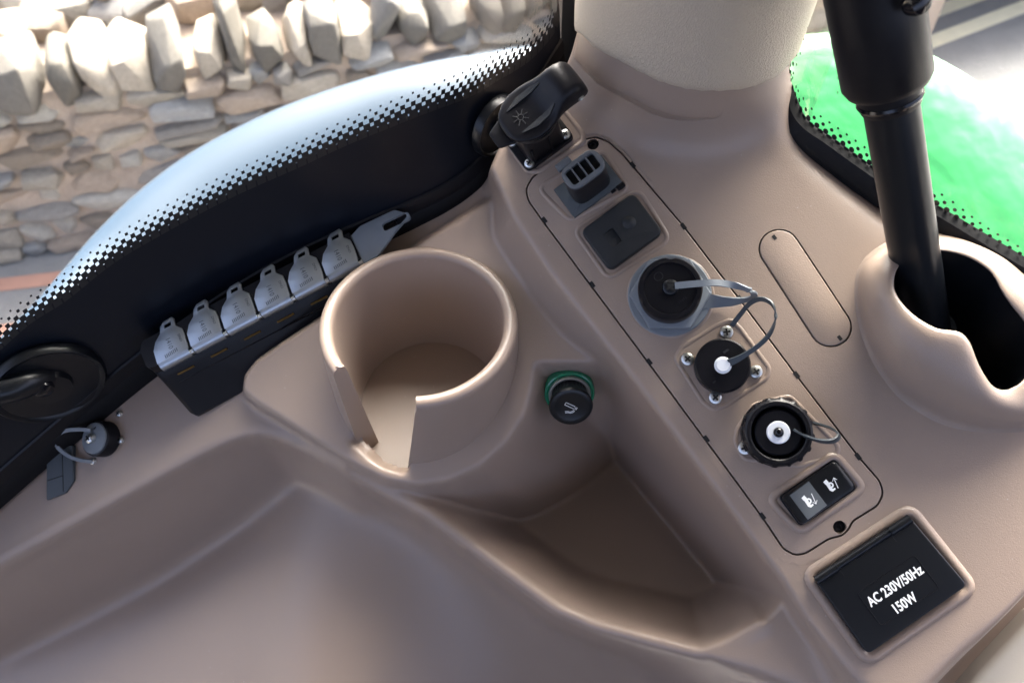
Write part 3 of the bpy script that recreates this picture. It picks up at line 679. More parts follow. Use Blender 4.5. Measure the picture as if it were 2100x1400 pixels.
# -- threaded connector with white washer
M = pframe(1588, 886, .0003); im = M.inverted(); t = thing('threaded_connector', 'black threaded open-ring connector with a white washer and strap loop', 'connector', M)
def lugs(a, j): return .9 if (j in (3, 4) and (a * 16 / (2 * math.pi)) % 1 < .35) else 0
child(MB().lathe([(17.8, 0), (18.0, 1.5), (17.2, 2.5), (17.6, 4), (17.6, 14.5), (17.2, 16), (16.1, 16.8), (14.6, 16.8), (14.0, 16.2), (13.7, 10), (12.2, 9.4), (12.0, 14.2), (11.2, 14.8), (6.5, 14.8), (0, 14.8)], 128, rfun=lugs), 'threaded_ring', 'black', t)
for z in (5.5, 8.2, 11): child(MB().tube([(17.7 * math.cos(R(k * 6)), 17.7 * math.sin(R(k * 6)), z) for k in range(61)], .38, 6), 'thread', 'black', t)
child(MB().lathe([(6.0, 14.8), (6.0, 15.8), (5.5, 16.2), (2.7, 16.2), (2.5, 15.9)], 40), 'washer', 'white_plastic', t)
child(MB().lathe([(2.7, 15.6), (2.6, 16.8), (1.9, 18.0), (1.0, 18.5), (0, 18.6)], 24), 'centre_stud', 'black_gloss', t)
x, y = lpx(M, 1527, 918, .001); screw(t, x, y, 0, 3.8)
path = [lp(1628, 880, .0165), lp(1650, 893, .0175), lp(1680, 903, .017), lp(1706, 904, .015), lp(1719, 896, .012), lp(1716, 885, .009), lp(1700, 876, .007), lp(1680, 870, .006), lp(1663, 866, .006)]
pp = crom(path, 5); child(MB().ribbon(pp, [np.array([-.35, .75, .2]) + np.array([0, 0, 1.1]) * min(1, i / 18) for i in range(len(pp))], [4.4] * 6 + [3.6] * (len(pp) - 6), 1.0), 'strap', 'grey_dark', t)
# -- rocker switch
M = pframe(1676, 1009, .0003); t = thing('rocker_switch', 'black rocker switch, one half coloured as lit by its tilt, with white tow-hitch up and down symbols', 'switch', M)
o9 = rpoly([(-18.2, -9.6), (18.2, -9.6), (18.2, 9.6), (-18.2, 9.6)], 3, 5)
child(MB().prism(o9, 0, 1.2, .5), 'bezel', 'black', t)
prof = [(-17.4, 5.6), (-16.6, 6.6), (-11, 6.2), (0, 3.6), (11, 2.6), (16.5, 2.4), (17.4, 1.8)]
def rock(x0, x1):
    mb = MB(); xs = [x for x in np.linspace(-17.4, 17.4, 36) if x0 - 1e-6 <= x <= x1 + 1e-6]; rl = []
    for x in xs:
        z = np.interp(x, [p[0] for p in prof], [p[1] for p in prof]); ed = max(0, abs(x) - 15.2); wv = 8.8 - ed * ed * .35
        rl.append([(x, -wv, .6), (x, -wv, z - 1.2), (x, -wv + .5, z - .3), (x, -wv + 1.3, z), (x, wv - 1.3, z), (x, wv - .5, z - .3), (x, wv, z - 1.2), (x, wv, .6)])
    mb.loft(rl); n = len(rl); mb.f.append(tuple(range(8))); mb.f.append(tuple(reversed(range((n - 1) * 8, n * 8)))); return mb
rk = child(rock(-17.4, 17.4), 'rocker', 'black_satin', t, ang=40)
def zr(x): return np.interp(x, [p[0] for p in prof], [p[1] for p in prof])
lg = MB(); xs = np.linspace(-13.2, -.4, 9); lg.loft([[(x, -7.6, zr(x) + .05), (x, 7.6, zr(x) + .05)] for x in xs] ); child(lg, 'lit_half', 'switch_lit', rk)  # tilted half overlaid in lighter grey: its catch of light put into the colour
def icon(cx, up, m='white_print'):
    # built flat around the origin, then turned and dropped on the rocker; hitch coupling and arrow
    ic = MB(); z = 0
    def poly(p): ic.prism(ccw(p), -.05, .12)
    poly([(-2.6, 3.2), (-.2, 4.2), (.6, 2.0), (-1.8, 1.0)]); poly([(-1.7, 1.4), (.4, 2.0), (1.0, -.6), (-1.2, -1.0)])
    r_ = circ(1.0, -.2, 1.9, 18); ic.prism(r_, -.05, .12, holes=[circ(1.1, -.2, .8, 12)])
    poly([(-1.2, -1.0), (.6, -1.2), (1.4, -2.8), (2.8, -2.6), (2.9, -3.6), (.6, -4.4), (-.8, -3.2)])
    ax = 4.6; ic.box((ax, 0, .03), (.45, 7.0, .16)); s = 1 if up else -1
    ic.tube([(ax - 1.5, s * 1.6, .05), (ax, s * 3.5, .05), (ax + 1.5, s * 1.6, .05)], .24, 5)
    a = R(-14); ca, sa = math.cos(a), math.sin(a)
    ic.v = [((p[0] * ca - p[1] * sa) * .82 + cx, (p[0] * sa + p[1] * ca) * .82, p[2]) for p in ic.v]
    ic.v = [(p[0], p[1], p[2] + zr(p[0]) + .12) for p in ic.v]; return child(ic, 'hitch_symbol', m, rk, smooth=False)
icon(-7.6, False); icon(6.8, True)
# -- mains outlet cover
M = pframe(1822, 1198, .0008); im = M.inverted(); t = thing('mains_outlet_cover', 'square black hinged mains outlet cover printed AC 230V/50Hz 150W', 'outlet cover', M)
cn = ccw([lpx(M, u, v, .004) for u, v in ((1668, 1184), (1862, 1056), (1982, 1198), (1778, 1340))])
oc = rpoly(cn, 3.2, 6)
lid_o = child(MB().prism(oc, 0, 5.0, .9, 4), 'flap', 'black_satin', t, ang=50)
tl, tr_ = np.array(lpx(M, 1668, 1184, .004)), np.array(lpx(M, 1862, 1056, .004)); ax_ = (tr_ - tl) / np.linalg.norm(tr_ - tl); L_ = np.linalg.norm(tr_ - tl)
pr = np.array([ax_[1], -ax_[0]])
def hp(s, off, z): q = tl + ax_ * s + pr * off; return (q[0], q[1], z)
for s0, s1 in ((.2, 13.0), (L_ - 12.5, L_ - .4)):
    child(MB().tube([hp(s0, 1.6, 4.4), hp(s1, 1.6, 4.4)], 2.5, 16), 'hinge_knuckle', 'black_satin', t)
child(MB().tube([hp(13.2, 1.5, 4.2), hp(L_ - 12.7, 1.5, 4.2)], 2.0, 16), 'hinge_barrel', 'black_satin', lid_o)
for s_ in (13.4, L_ - 13): child(MB().box(hp(s_, 4.4, 4.98), (.35, 5.5, .5)), 'hinge_slit', 'black_rough', lid_o)
ctr = (np.array(lpx(M, 1842, 1212, .005)))
rot = math.atan2(ax_[1], ax_[0])
rect = rpoly([(-17.5, -9), (17.5, -9), (17.5, 10.5), (-17.5, 10.5)], 2, 4)
rt = MB().tube([(p[0], p[1], 0) for p in rect + rect[:1]], .22, 6)
def place(mb, c, z, a):
    ca, sa = math.cos(a), math.sin(a); mb.v = [(p[0] * ca - p[1] * sa + c[0], p[0] * sa + p[1] * ca + c[1], p[2] + z) for p in mb.v]; return mb
child(place(rt, ctr, 5.02, rot), 'raised_frame', 'black', lid_o)
t1 = text_mb('AC 230V/50Hz', 7.0, .17, .74, ext=.04); t2 = text_mb('150W', 7.0, .17, .76, ext=.04)
t2.v = [(p[0] - 1.2, p[1] - 7.2, p[2]) for p in t2.v]; t1.v = [(p[0] + .3, p[1] + 2.2, p[2]) for p in t1.v]; t1.add(t2.v, t2.f)
child(place(t1, ctr + np.array([0, 1.0]), 5.05, rot), 'printed_rating', 'white_print', lid_o, smooth=False)

# -- lighter in the tray's back wall
LP = at_p(1166, 792, -.024)
# surface normal of the moulding at that place
q = loc(LP); ix, iy = int((q[0] - gx[0]) / G), int((q[1] - gy[0]) / G)
gxx = (Hs[iy, ix + 6] - Hs[iy, ix - 6]) / (12 * G); gyy = (Hs[iy + 6, ix] - Hs[iy - 6, ix]) / (12 * G)
LZ = np.array([.0, -.90, .43]); LZ /= np.linalg.norm(LZ)
LX, LY, LZ = basis(LZ, (1, 0, 0))
LP = at_p(1166, 788, surf_h(1166, 788, -.02))
t = thing('cigarette_lighter', 'black cigarette lighter knob in a green ring in the tray wall', 'lighter', frame(LP + LZ * .006, LX, LY, LZ))
child(MB().lathe([(12, -14), (15.2, -12), (15.6, 4.0), (15.2, 5.0), (14.4, 5.4), (13.0, 4.6), (13, 2)], 56), 'green_ring', 'green_ring', t)
LK = 3.5
child(MB().lathe([(12.9, 2), (12.9, 6.8), (12.3, 7.4), (11.4, 7.2), (11.4, 4)], 56), 'metal_sleeve', 'bare_lighter', t)
kn = child(MB().lathe([(10.6, 3), (10.6, 9.6), (11.2, 12.4), (13.0, 16.7), (13.2, 18.1), (12.4, 19.5), (10.4, 20.1), (9.0, 19.7), (0, 19.3)], 120, rfun=lambda a, j: (.4 if int(a * 120 / (2 * math.pi) + .5) % 4 < 2 else 0) if j in (1, 2) else 0), 'knob', 'black_satin', t)
ci = MB(); a = R(-28); ca, sa = math.cos(a), math.sin(a)
def rt2(p): return (p[0] * ca - p[1] * sa, p[0] * sa + p[1] * ca + .8, 19.5)
ci.tube([rt2(p) for p in [(-4, .9), (2.2, .9), (2.2, -.9), (-4, -.9), (-4, .9)]], .26, 6)
ci.tube([rt2((3.0, -.9)), rt2((3.0, .9))], .24, 6); ci.tube([rt2((3.8, -.9)), rt2((3.8, .9))], .24, 6)
ci.tube([(-3.6, -3.0, 19.5), (-2.0, -2.9, 19.5), (-.4, -3.3, 19.5), (.8, -2.8, 19.5), (1.8, -1.9, 19.5)], .24, 6); ci.tube([(-3.4, -3.9, 19.5), (-1.8, -3.7, 19.5), (-.2, -4.1, 19.5), (1.2, -3.6, 19.5), (2.2, -2.6, 19.5)], .24, 6)
child(ci, 'cigarette_symbol', 'white_print', kn)
# ------------------------------------------------------------------ rail with six metal tags
RA, RB = at_p(348, 712, -.006), at_p(682, 522, -.006)
RX = (RB - RA); STEP = np.linalg.norm(RX) / 5; RX /= np.linalg.norm(RX)
RZ = PN * .93 + np.array([0, 0, 1]) * .25; RXx, RY, RZ = basis(RZ, RX)
RMt = frame(RA, RXx, RY, RZ); st = STEP * 1000
rail = thing('tag_rail', 'black moulded rail carrying six metal tags below the window', 'rail', RMt)
pf = [(13, -3.0), (13, -.8), (-6.5, -.8), (-7.5, -2.5), (-9, -7), (-13.5, -10), (-37, -32), (-37, -44), (9, -44)]
x0, x1 = -14, 5 * st + 13
rl = MB(); secs = [[(x, (p[0] if p[0] > -13 else -13 + (p[0] + 13) * g_) * s_, p[1] if p[1] > -20 else -20 + (p[1] + 20) * g2) for p in pf] for x, s_, g_, g2 in ((x0 - 5, .55, 1, 1), (x0 - 3, .9, 1, 1), (x0, 1, 1, 1), (2.6 * st, 1, 1, 1), (x1, 1, .05, .2))]
rl.loft(secs, True); rl.f.append(tuple(range(9))); rl.f.append(tuple(range(4 * 9, 5 * 9)))
child(rl, 'rail_body', 'black', rail, ang=30)
ex = rpoly([(x1 - 2, -10), (x1 + 10, -10), (x1 + 26, -1), (x1 + 40, 5), (x1 + 32, 13), (x1 + 8, 14), (x1 - 2, 10)], [0, 3, 3, 3, 4, 6, 0], 4)
sl = rpoly([(x1 + 20, 2.5), (x1 + 39, 2.2), (x1 + 39.5, 7.5), (x1 + 21, 8.2)], 2.4, 4)
child(MB().prism(ccw(ex), -4, -1.5, .6, 2, holes=[ccw(sl)]), 'end_plate', 'grey_rubber', rail)
child(MB().box((x1 + 16, 10, -9), (26, 6, 6), 1), 'end_block', 'black', rail)
child(MB().box(((x0 + x1) / 2, -18, -14.4), (x1 - x0 - 10, .6, 1.0), .2), 'lower_groove', 'black_gloss', rail)
for k in range(6): child(MB().box((k * st, -14.4, -10.4), (12, 1.2, 1.2), .3), 'reflection_strip', 'brass_reflection', rail)  # dim strips coloured to stand in for faint reflections on the rail face
body = rpoly([(-11.2, -6.5), (11.2, -6.5), (11.3, 2.5), (9.6, 7.6), (6.6, 10.2), (5.2, 11.4), (4.8, 16.0), (3.0, 18.0), (-3.2, 17.6), (-5.4, 15.4), (-6.0, 11.0), (-9.6, 7.6), (-11.3, 2.5)], [0, 0, .5, .5, .5, .6, 1, 1, 1, 1, .6, .5, .5], 3)
TT = thing('metal_tag', '', 'tag', RMt)
SHR = lambda P_: [(p[0] + .30 * max(0, p[1]), p[1]) for p in P_]
tb = child(MB().prism(ccw(SHR(body)), -.5, .5, .25, 2, holes=[ccw(SHR([(-2.6, 12.8), (2.4, 12.8), (2.4, 15.2), (-2.6, 15.2)]))]), 'plate', 'steel', TT)
rollp = [(-6.4, .5)] + [(-6.6 - 4.2 * math.sin(a), -3.7 + 4.2 * math.cos(a)) for a in np.linspace(.1, 2.4, 11)] + [(-7.0, -4.0), (-6.4, -.4)]
ro_ = MB(); ro_.loft([[(x, p[0], p[1]) for p in rollp] for x in (-10.6, 10.6)], True); ro_.f.append(tuple(range(len(rollp)))); ro_.f.append(tuple(range(len(rollp), 2 * len(rollp))))
child(ro_, 'rolled_edge', 'steel', TT, ang=40)
child(MB().tube([(10.4, -8.4, -2.6), (12.6, -8.4, -2.6)], 1.7, 14).tube([(12.4, -8.4, -2.6), (13.0, -8.4, -2.6)], 2.1, 14), 'hinge_pin', 'zinc', TT)
tm = text_mb('1410', 4.4, 0, .9, ext=.05); tm.v = [(p[1] + .8, -p[0] + 2.4, p[2] + .55) for p in tm.v]
tm2 = text_mb('DNO', 2.3, 0, 1, ext=.05); tm2.v = [(p[1] * 1 + 8.6, -p[0] + 2.4, p[2] + .55) for p in tm2.v]; tm.add(tm2.v, tm2.f)
for i in range(8): tm.box((-4.4 + i * 1.2, -4.6 + .12 * i, .55), (.5, 2.4, .1))
MATS_st = mat('stamped', (.10, .115, .13), .55, metal=.4)
child(tm, 'stamped_mark', 'stamped', tb, smooth=False)
posn = ['end tag by the round capped ledge socket, first on the rail', 'second tag on the rail counting from the small ledge socket', 'third tag on the rail counting from the small ledge socket', 'third tag on the rail counting from the grey slotted end plate', 'second tag on the rail counting from the grey slotted end plate', 'end tag on the rail touching the grey slotted end plate']
for k in range(6):
    o = TT if k == 0 else dup(TT)
    o.matrix_world = RMt @ Matrix.Translation((k * STEP, 0, 0)) ; o['label'] = 'stamped steel ' + posn[k]; o['group'] = 'steel tags on the black rail'
# ------------------------------------------------------------------ ledge socket and clip
hl = surf_h(216, 900); LZ2 = basis(PN * .9 + np.array([-.25, 0, .15]), SX)
M = frame(at_p(216, 900, hl), *LZ2); im = M.inverted(); t = thing('ledge_socket', 'small grey capped socket with strap loop on the console ledge', 'socket', M)
child(MB().lathe([(12.2, -4), (12.2, 7), (11.6, 8.4), (10.4, 8.8), (0, 8.9)], 40), 'socket_body', 'black', t)
child(MB().lathe([(10.6, 8.7), (10.4, 9.6), (9.8, 10), (0, 10)], 40), 'cap', 'grey_rubber', t)
child(MB().box((4.5, 5.2, 10.0), (2.2, .9, .3)), 'cap_slot', 'hole', t)
screw(t, -1.2, .8, 10, 3.6, h=3)
for u, v in ((246, 848), (249, 902), (192, 945)):
    qq = im @ Vector(at_p(u, v, surf_h(u, v))); screw(t, qq.x * 1000, qq.y * 1000, qq.z * 1000 - .4, 2.5)
path = [lp(186, 882, hl + .0105), lp(160, 880, hl + .012), lp(130, 884, hl + .012), lp(114, 900, hl + .010), lp(118, 916, hl + .007), lp(140, 934, hl + .004), lp(165, 943, hl + .0025), lp(190, 946, hl + .0025)]
pp = crom(path, 5); child(MB().ribbon(pp, [(.4, .8, .45)] * len(pp), 2.6, .9), 'strap', 'grey_rubber', t)
hl = surf_h(124, 968)
M = frame(at_p(124, 968, hl), *basis(PN, at_p(130, 920, hl) - at_p(124, 1010, hl))); im = M.inverted()
t = thing('ledge_switch', 'narrow dark grey blank switch beside the ledge socket strap', 'switch', M)
cl = ccw([lp(*p, hl + .003)[:2] for p in ((96, 950), (112, 925), (148, 912), (152, 985), (136, 1010), (96, 1026))])
child(MB().prism(rpoly(cl, 1.0, 3), -6, 3.5, .6), 'switch_body', 'grey_dark', t)
for p0, p1 in (((128, 930), (130, 1008)), ((98, 985), (128, 975))): child(MB().tube([lp(*p0, hl + .0034), lp(*p1, hl + .0034)], .35, 6), 'switch_seam', 'hole', t)
# ================================================================== POLE in the socket
pts = [at_Z(1892, 640, .46), at_Z(1888, 600, .446), at_Z(1868, 480, .426), at_Z(1844, 320, .40), at_Z(1822, 185, .38)]
ax = pts[-1] - pts[1]; ax /= np.linalg.norm(ax); bot = pts[1] - ax * .035; top = pts[-1]
Xp, Yp, Zp = basis(ax, (1, 0, 0)); M = frame(bot, Xp, Yp, Zp); Lp = np.linalg.norm(top - bot) * 1000
t = thing('pole', 'black metal pole with wide upper sleeve standing in the console socket', 'pole', M)
child(MB().lathe([(12.3, 0), (12.3, Lp + 5)], 48), 'tube', 'black_satin', t)
child(MB().lathe([(13.2, Lp - 8), (14.1, Lp - 5.5), (14.1, Lp + 1.8), (18, Lp + 2.6), (19.7, Lp + 6), (19.9, Lp + 40), (20.1, Lp + 170)], 56), 'sleeve', 'black', t)
child(MB().lathe([(14.2, Lp - 5.4), (14.8, Lp - 4.2), (14.4, Lp - 2.8)], 48), 'collar_ring', 'black_gloss', t)
kb = MB().lathe([(5, 0), (5.5, 3), (5, 6), (2, 7.5), (0, 7.6)], 24).build('bolt', 'black_gloss', t, scale=MM)
qb = M.inverted() @ Vector(at_Z(1868, 6, .335)); kb.location = qb; kb.rotation_euler = (R(80), 0, R(25))
fb_ = MB().box((0, 0, 0), (26, 22, 7), 2).build('foot_bracket', 'grey_dark', t, scale=MM); fb_.matrix_world = frame(at_Z(1945, 640, .468), SX, SY, PN)
# ================================================================== WINDOWS
def window(base_pts, h, height, lean_dir, lean, frit_px, name, label, n_along=240):
    B = crom([at_p(p[0], p[1], h) for p in base_pts], 20); B = [np.array(b) for b in B]
    # even spacing
    L = np.r_[0, np.cumsum([np.linalg.norm(B[i + 1] - B[i]) for i in range(len(B) - 1)])]
    S = np.linspace(0, L[-1], n_along); BB = np.stack([np.interp(S, L, [b[k] for b in B]) for k in range(3)], 1)
    T = np.gradient(BB, axis=0); T /= np.linalg.norm(T, axis=1)[:, None]
    Nn = np.cross(np.array([0, 0, 1.0]), T); Nn[:, 2] = 0; Nn /= np.linalg.norm(Nn, axis=1)[:, None]
    if (Nn[n_along // 2] @ np.array([0, 1, 0])) < 0: Nn = -Nn            # outwards
    Uv = np.array([0, 0, 1.0])[None] + Nn * lean; Uv /= np.linalg.norm(Uv, axis=1)[:, None]
    surf = lambda s, t, o=0: np.array([np.interp(s, S, BB[:, k] + 0 * S) for k in range(3)]) + t * np.array([np.interp(s, S, Uv[:, k]) for k in range(3)]) + o * np.array([np.interp(s, S, Nn[:, k]) for k in range(3)])
    # frit edge in (s, t)
    tt = np.linspace(0, height, 160); grid = BB[:, None, :] + tt[None, :, None] * Uv[:, None, :]
    q = grid - C0; Zz = q @ FW; U = 1050 + F * (q @ RT) / Zz; V = 700 - F * (q @ UP) / Zz
    st_ = []
    for p in frit_px:
        k = np.argmin((U - p[0]) ** 2 + (V - p[1]) ** 2 + (Zz < .05) * 1e9); i, j = np.unravel_index(k, U.shape); st_.append((S[i], tt[j]))
    return S, surf, st_, L[-1]
t = thing('side_window', 'curved side window pane with black dotted border in front of the stone wall', 'window', Matrix.Translation(at_p(560, 600, WIN_H)))
def attach(o, p): o.parent = p; o.matrix_parent_inverse = p.matrix_world.inverted(); return o
fp = [(-60, 752), (0, 704), (60, 652), (130, 600), (230, 530), (330, 468), (450, 404), (600, 335), (760, 268), (900, 208), (1000, 160), (1080, 112), (1125, 68), (1150, 20), (1160, -40)]
S, surf, fst, SL = window(win_px, WIN_H, .62, None, .10, fp, '', '')
sN = 160; ss = np.linspace(0, SL, sN)
fs_s = np.array(fst); o_ = np.argsort(fs_s[:, 0]); 
t_f = lambda s: np.interp(s, fs_s[o_, 0], fs_s[o_, 1])
def frit_band(o1, o2, tfun, ss):
    nlev = 12; mb = MB()
    for off in (o1,):
        mb.loft([[surf(s, tfun(s) * k / nlev - .012 * (1 - k / nlev), off) for s in ss] for k in range(nlev + 1)])
    return mb
gm = MB(); lv = np.linspace(-.012, .60, 14)
inner = [[surf(s, a, .0) for s in ss] for a in lv]; outer = [[surf(s, a, .005) for s in ss] for a in lv]
gm.loft(inner); gm.loft(outer, flip=True)
gm.loft([inner[0], outer[0]]); gm.loft([inner[-1], outer[-1]]); attach(gm.build('pane', 'glass', None), t)
attach(frit_band(-.0006, 0, t_f, ss).build('black_border', 'frit', None), t)
def dots(parent, s_pts, pitch, rows, surf, off, shape=4):
    """rows of dots following a curve given as (s,t) points: sizes shrink away from the border"""
    P = crom([np.array(p) for p in s_pts], 12); P = np.array(P); L = np.r_[0, np.cumsum(np.hypot(*np.diff(P, axis=0).T))]
    mb = MB(); n = int(L[-1] / pitch)
    for r, (sz, d) in enumerate(rows):
        for i in range(n):
            l = (i + (.5 if r % 2 else 0)) * pitch; p = np.array([np.interp(l, L, P[:, k]) for k in (0, 1)]); p2 = np.array([np.interp(l + .001, L, P[:, k]) for k in (0, 1)])
            tg = (p2 - p); tg /= np.linalg.norm(tg) + 1e-12; nm = np.array([-tg[1], tg[0]])
            if nm[1] < 0: nm = -nm
            c = p + nm * d * pitch; h_ = sz * pitch / 2
            if shape == 4: cor = [c + tg * a * h_ + nm * b * h_ for a, b in ((-1, -1), (1, -1), (1, 1), (-1, 1))]
            else: cor = [c + (tg * math.cos(x) + nm * math.sin(x)) * h_ * 1.12 for x in np.linspace(0, 2 * math.pi, shape, endpoint=False)]
            if min(q[1] for q in cor) < -.01: continue
            mb.add([surf(q[0], q[1], off - .00004 * r) for q in cor], [tuple(range(len(cor)))])
    return mb
rows = [(.86, -.1), (.66, .40), (.46, .90), (.30, 1.40), (.19, 1.92)]
dk = dots(t, sorted(fst), .0066, rows, surf, -.0008); attach(kind(dk.build('border_dots', 'frit_dot', None, smooth=False), 'stuff'), t)
# rubber seal along the bottom of the window
sb = MB(); prof_s = [(.0, -.006), (-.0035, -.004), (-.004, .004), (-.003, .012), (-.0012, .016), (.004, .016)]
sb.loft([[surf(s, b, a) for s in ss] for a, b in prof_s]); attach(sb.build('seal', 'rubber', None), t)
tr2 = MB(); tr2.loft([[surf(s, b, a) for s in ss] for a, b in [(-.0032, .012), (-.003, .018), (-.0024, .021), (-.0012, .022)]]); attach(tr2.build('trim_strip', 'black', None), t)
# fittings on the glass
def glass_fit(u, v, r, name, label, bolt=True, arm=False):
    tt_ = np.linspace(-.01, .5, 200); best = None
    for s in np.linspace(0, SL, 300):
        for a in tt_[::4]:
            U_, V_, Z_ = proj(surf(s, a)); d = (U_ - u) ** 2 + (V_ - v) ** 2
            if best is None or d < best[0]: best = (d, s, a)
    _, s, a = best; c = surf(s, a, -.001); n_ = -(surf(s, a, .01) - surf(s, a, 0)); M = frame(c, *basis(n_, (0, 0, 1)))
    g = thing(name, label, 'window fitting', M)
    child(MB().lathe([(r, 0), (r * 1.0, 3.5), (r * .95, 6), (r * .90, 5.4), (r * .86, 4.2), (r * .4, 4.2), (r * .36, 8), (0, 8.5)], 56), 'disc', 'black_satin', g)
    if bolt: child(MB().lathe([(6.5, 8), (6.8, 10), (5.5, 13), (2.5, 14.6), (0, 15)], 28, (8, 2)), 'bolt', 'black_gloss', g)
    if arm:
        im2 = M.inverted(); Zc = proj(c)[2]; pth = [tuple(np.array(im2 @ Vector(at_Z(uu, vv, Zc - dz))) * 1000) for uu, vv, dz in ((95, 775, .006), (60, 782, .016), (20, 796, .022), (-40, 806, .024), (-120, 815, .024))]
        child(MB().tube(crom(pth, 5), 9, 16), 'handle_arm', 'black_satin', g)
    return g
glass_fit(95, 775, 34, 'window_latch', 'glossy black round window latch with bolt and handle', True, True)
glass_fit(1010, 250, 20, 'window_catch', 'plain black round window catch disc behind the lidded socket', False)
# black upright seal at the pillar
q0, q1 = at_Z(1166, 215, .56), at_Z(1170, -60, .50)
up = MB(); 
up.loft([[q + np.array([dx, dy, 0]) for q in (q0, q1 + np.array([0, 0, .12]))] for dx, dy in ((-.0075, .01), (-.0065, .0), (.004, -.003), (.010, .004), (.011, .02), (-.0075, .02), (-.0075, .01))])
tag(up.build('upright_seal', 'rubber', None), 'black rubber upright window seal beside the leather pillar', 'seal')
# right window
fr_px = [(1650, -40), (1632, 60), (1606, 150), (1622, 215), (1650, 252), (1700, 292), (1760, 334), (1840, 388), (1920, 440), (2000, 492), (2100, 556), (2200, 620)]
S2, surf2, fst2, SL2 = window(rw_px, -.006, .5, None, .05, fr_px, '', '')
t2_ = thing('back_window', 'window pane with black dotted border in front of the green bonnet', 'window', Matrix.Translation(at_p(1810, 396, -.006)))
ss2 = np.linspace(0, SL2, 120); gm = MB(); lv = np.linspace(-.006, .45, 10)
inner = [[surf2(s, a, .0) for s in ss2] for a in lv]; outer = [[surf2(s, a, .005) for s in ss2] for a in lv]
gm.loft(inner); gm.loft(outer, flip=True); gm.loft([inner[0], outer[0]]); gm.loft([inner[-1], outer[-1]]); attach(gm.build('pane', 'glass', None), t2_)
f2 = np.array(fst2)
low = f2[3:]; lo_ = np.argsort(low[:, 0])
t_f2 = lambda s: np.interp(s, low[lo_, 0], low[lo_, 1] - .004) if s > low[lo_, 0][0] else low[lo_, 1][0] + (low[lo_, 0][0] - s) * 1.0
mb = MB(); mb.loft([[surf2(s, max(.004, t_f2(s)) * k / 6 - .006 * (1 - k / 6), -.0006) for s in ss2] for k in range(7)])
attach(mb.build('black_border', 'frit', None), t2_)
rows2 = [(.94, -.35), (.88, .1), (.72, .55), (.50, 1.05), (.34, 1.55), (.22, 2.1)]
dk = dots(t2_, [tuple(p) for p in fst2], .0058, rows2, surf2, -.0008, 8); attach(kind(dk.build('border_dots', 'frit_dot', None, smooth=False), 'stuff'), t2_)
sb = MB(); sb.loft([[surf2(s, b, a) for s in ss2] for a, b in [(-.002, -.008), (-.007, -.004), (-.008, .003), (-.005, .009), (.0, .011)]]); attach(sb.build('seal', 'rubber', None), t2_)
T_DIR = surf2(SL2 * .5 + .01, .1) - surf2(SL2 * .5, .1); em = MB(); rnd_ = random.Random(4)
tt_ = np.linspace(0, .3, 120); bestm = min(((proj(surf2(s_, a_))[0] - 1725) ** 2 + (proj(surf2(s_, a_))[1] - 150) ** 2, s_, a_) for s_ in np.linspace(0, SL2, 120) for a_ in tt_)
for row, n_c in enumerate((2, 3, 7, 1)):
    for k in range(n_c):
        s_, a_ = bestm[1] + .0016 * k + .003 * (row % 2), bestm[2] + .012 - .007 * row
        for d_ in range(2):
            ds, da = rnd_.uniform(-.0004, .0004), rnd_.uniform(.0005, .0009); em.ribbon([surf2(s_ + d_ * .0005, a_ - da, -.0006), surf2(s_ + ds + d_ * .0005, a_ + da, -.0006)], T_DIR, .00022, .0001)
attach(em.build('etched_mark', 'frit_dot', None, smooth=False), t2_)
# ================================================================== OUTSIDE
# side fender beyond the curved window
fe = [(-60, 760, .95), (60, 640, 1.0), (130, 560, 1.04), (200, 480, 1.08), (290, 395, 1.12), (400, 315, 1.16), (550, 238, 1.2), (700, 182, 1.23), (850, 140, 1.25), (1000, 112, 1.27), (1110, 97, 1.28), (1250, 90, 1.3), (1400, 92, 1.32)]
top_c = crom([at_Z(*p) for p in fe], 8); rails = []
for k in range(15):
    a = k / 14 * math.pi * .62; r_ = .16; rails.append([np.array(p) + np.array([.10, -.20, 0]) / .2236 * (r_ * math.sin(a)) * 1.0 + np.array([0, 0, -r_ * (1 - math.cos(a))]) for p in top_c])
rails.append([p + np.array([.02, -.04, -.3]) for p in rails[-1]])
back = [[np.array(p) + np.array([-.004, .010, -.003 - .0 * k]) for p in top_c] for k in range(1)] + [[np.array(p) + np.array([-.01, .02, -.10]) for p in top_c]]
tag(MB().loft(list(reversed(back)) + rails).build('mudguard', 'fender_paint', None, ang=70), 'smooth pale blue-grey curved mudguard outside the side window', 'mudguard')
# green bonnet beyond the back window
be = [(1480, 92, 1.30), (1560, 80, 1.28), (1640, 72, 1.26), (1720, 68, 1.24), (1800, 76, 1.21), (1880, 100, 1.17), (1960, 140, 1.12), (2040, 192, 1.07), (2110, 245, 1.02), (2200, 330, .97)]
top_c = crom([at_Z(*p) for p in be], 8); rails = []
for k in range(17):
    f = k / 16; dz = -.02 * f - .36 * f * f; dn = .60 * f
    rails.append([np.array(p) + np.array([-.45, -.89, 0]) * dn * (.55 + .25 * f) + np.array([0, 0, dz]) for p in top_c])
tag(MB().loft([[np.array(p) + np.array([.01, .03, -.12]) for p in top_c], [np.array(p) + np.array([.004, .010, -.012]) for p in top_c]] + rails).build('green_bonnet', 'bonnet', None, ang=70), 'glossy bright green bonnet outside the back window', 'bonnet')
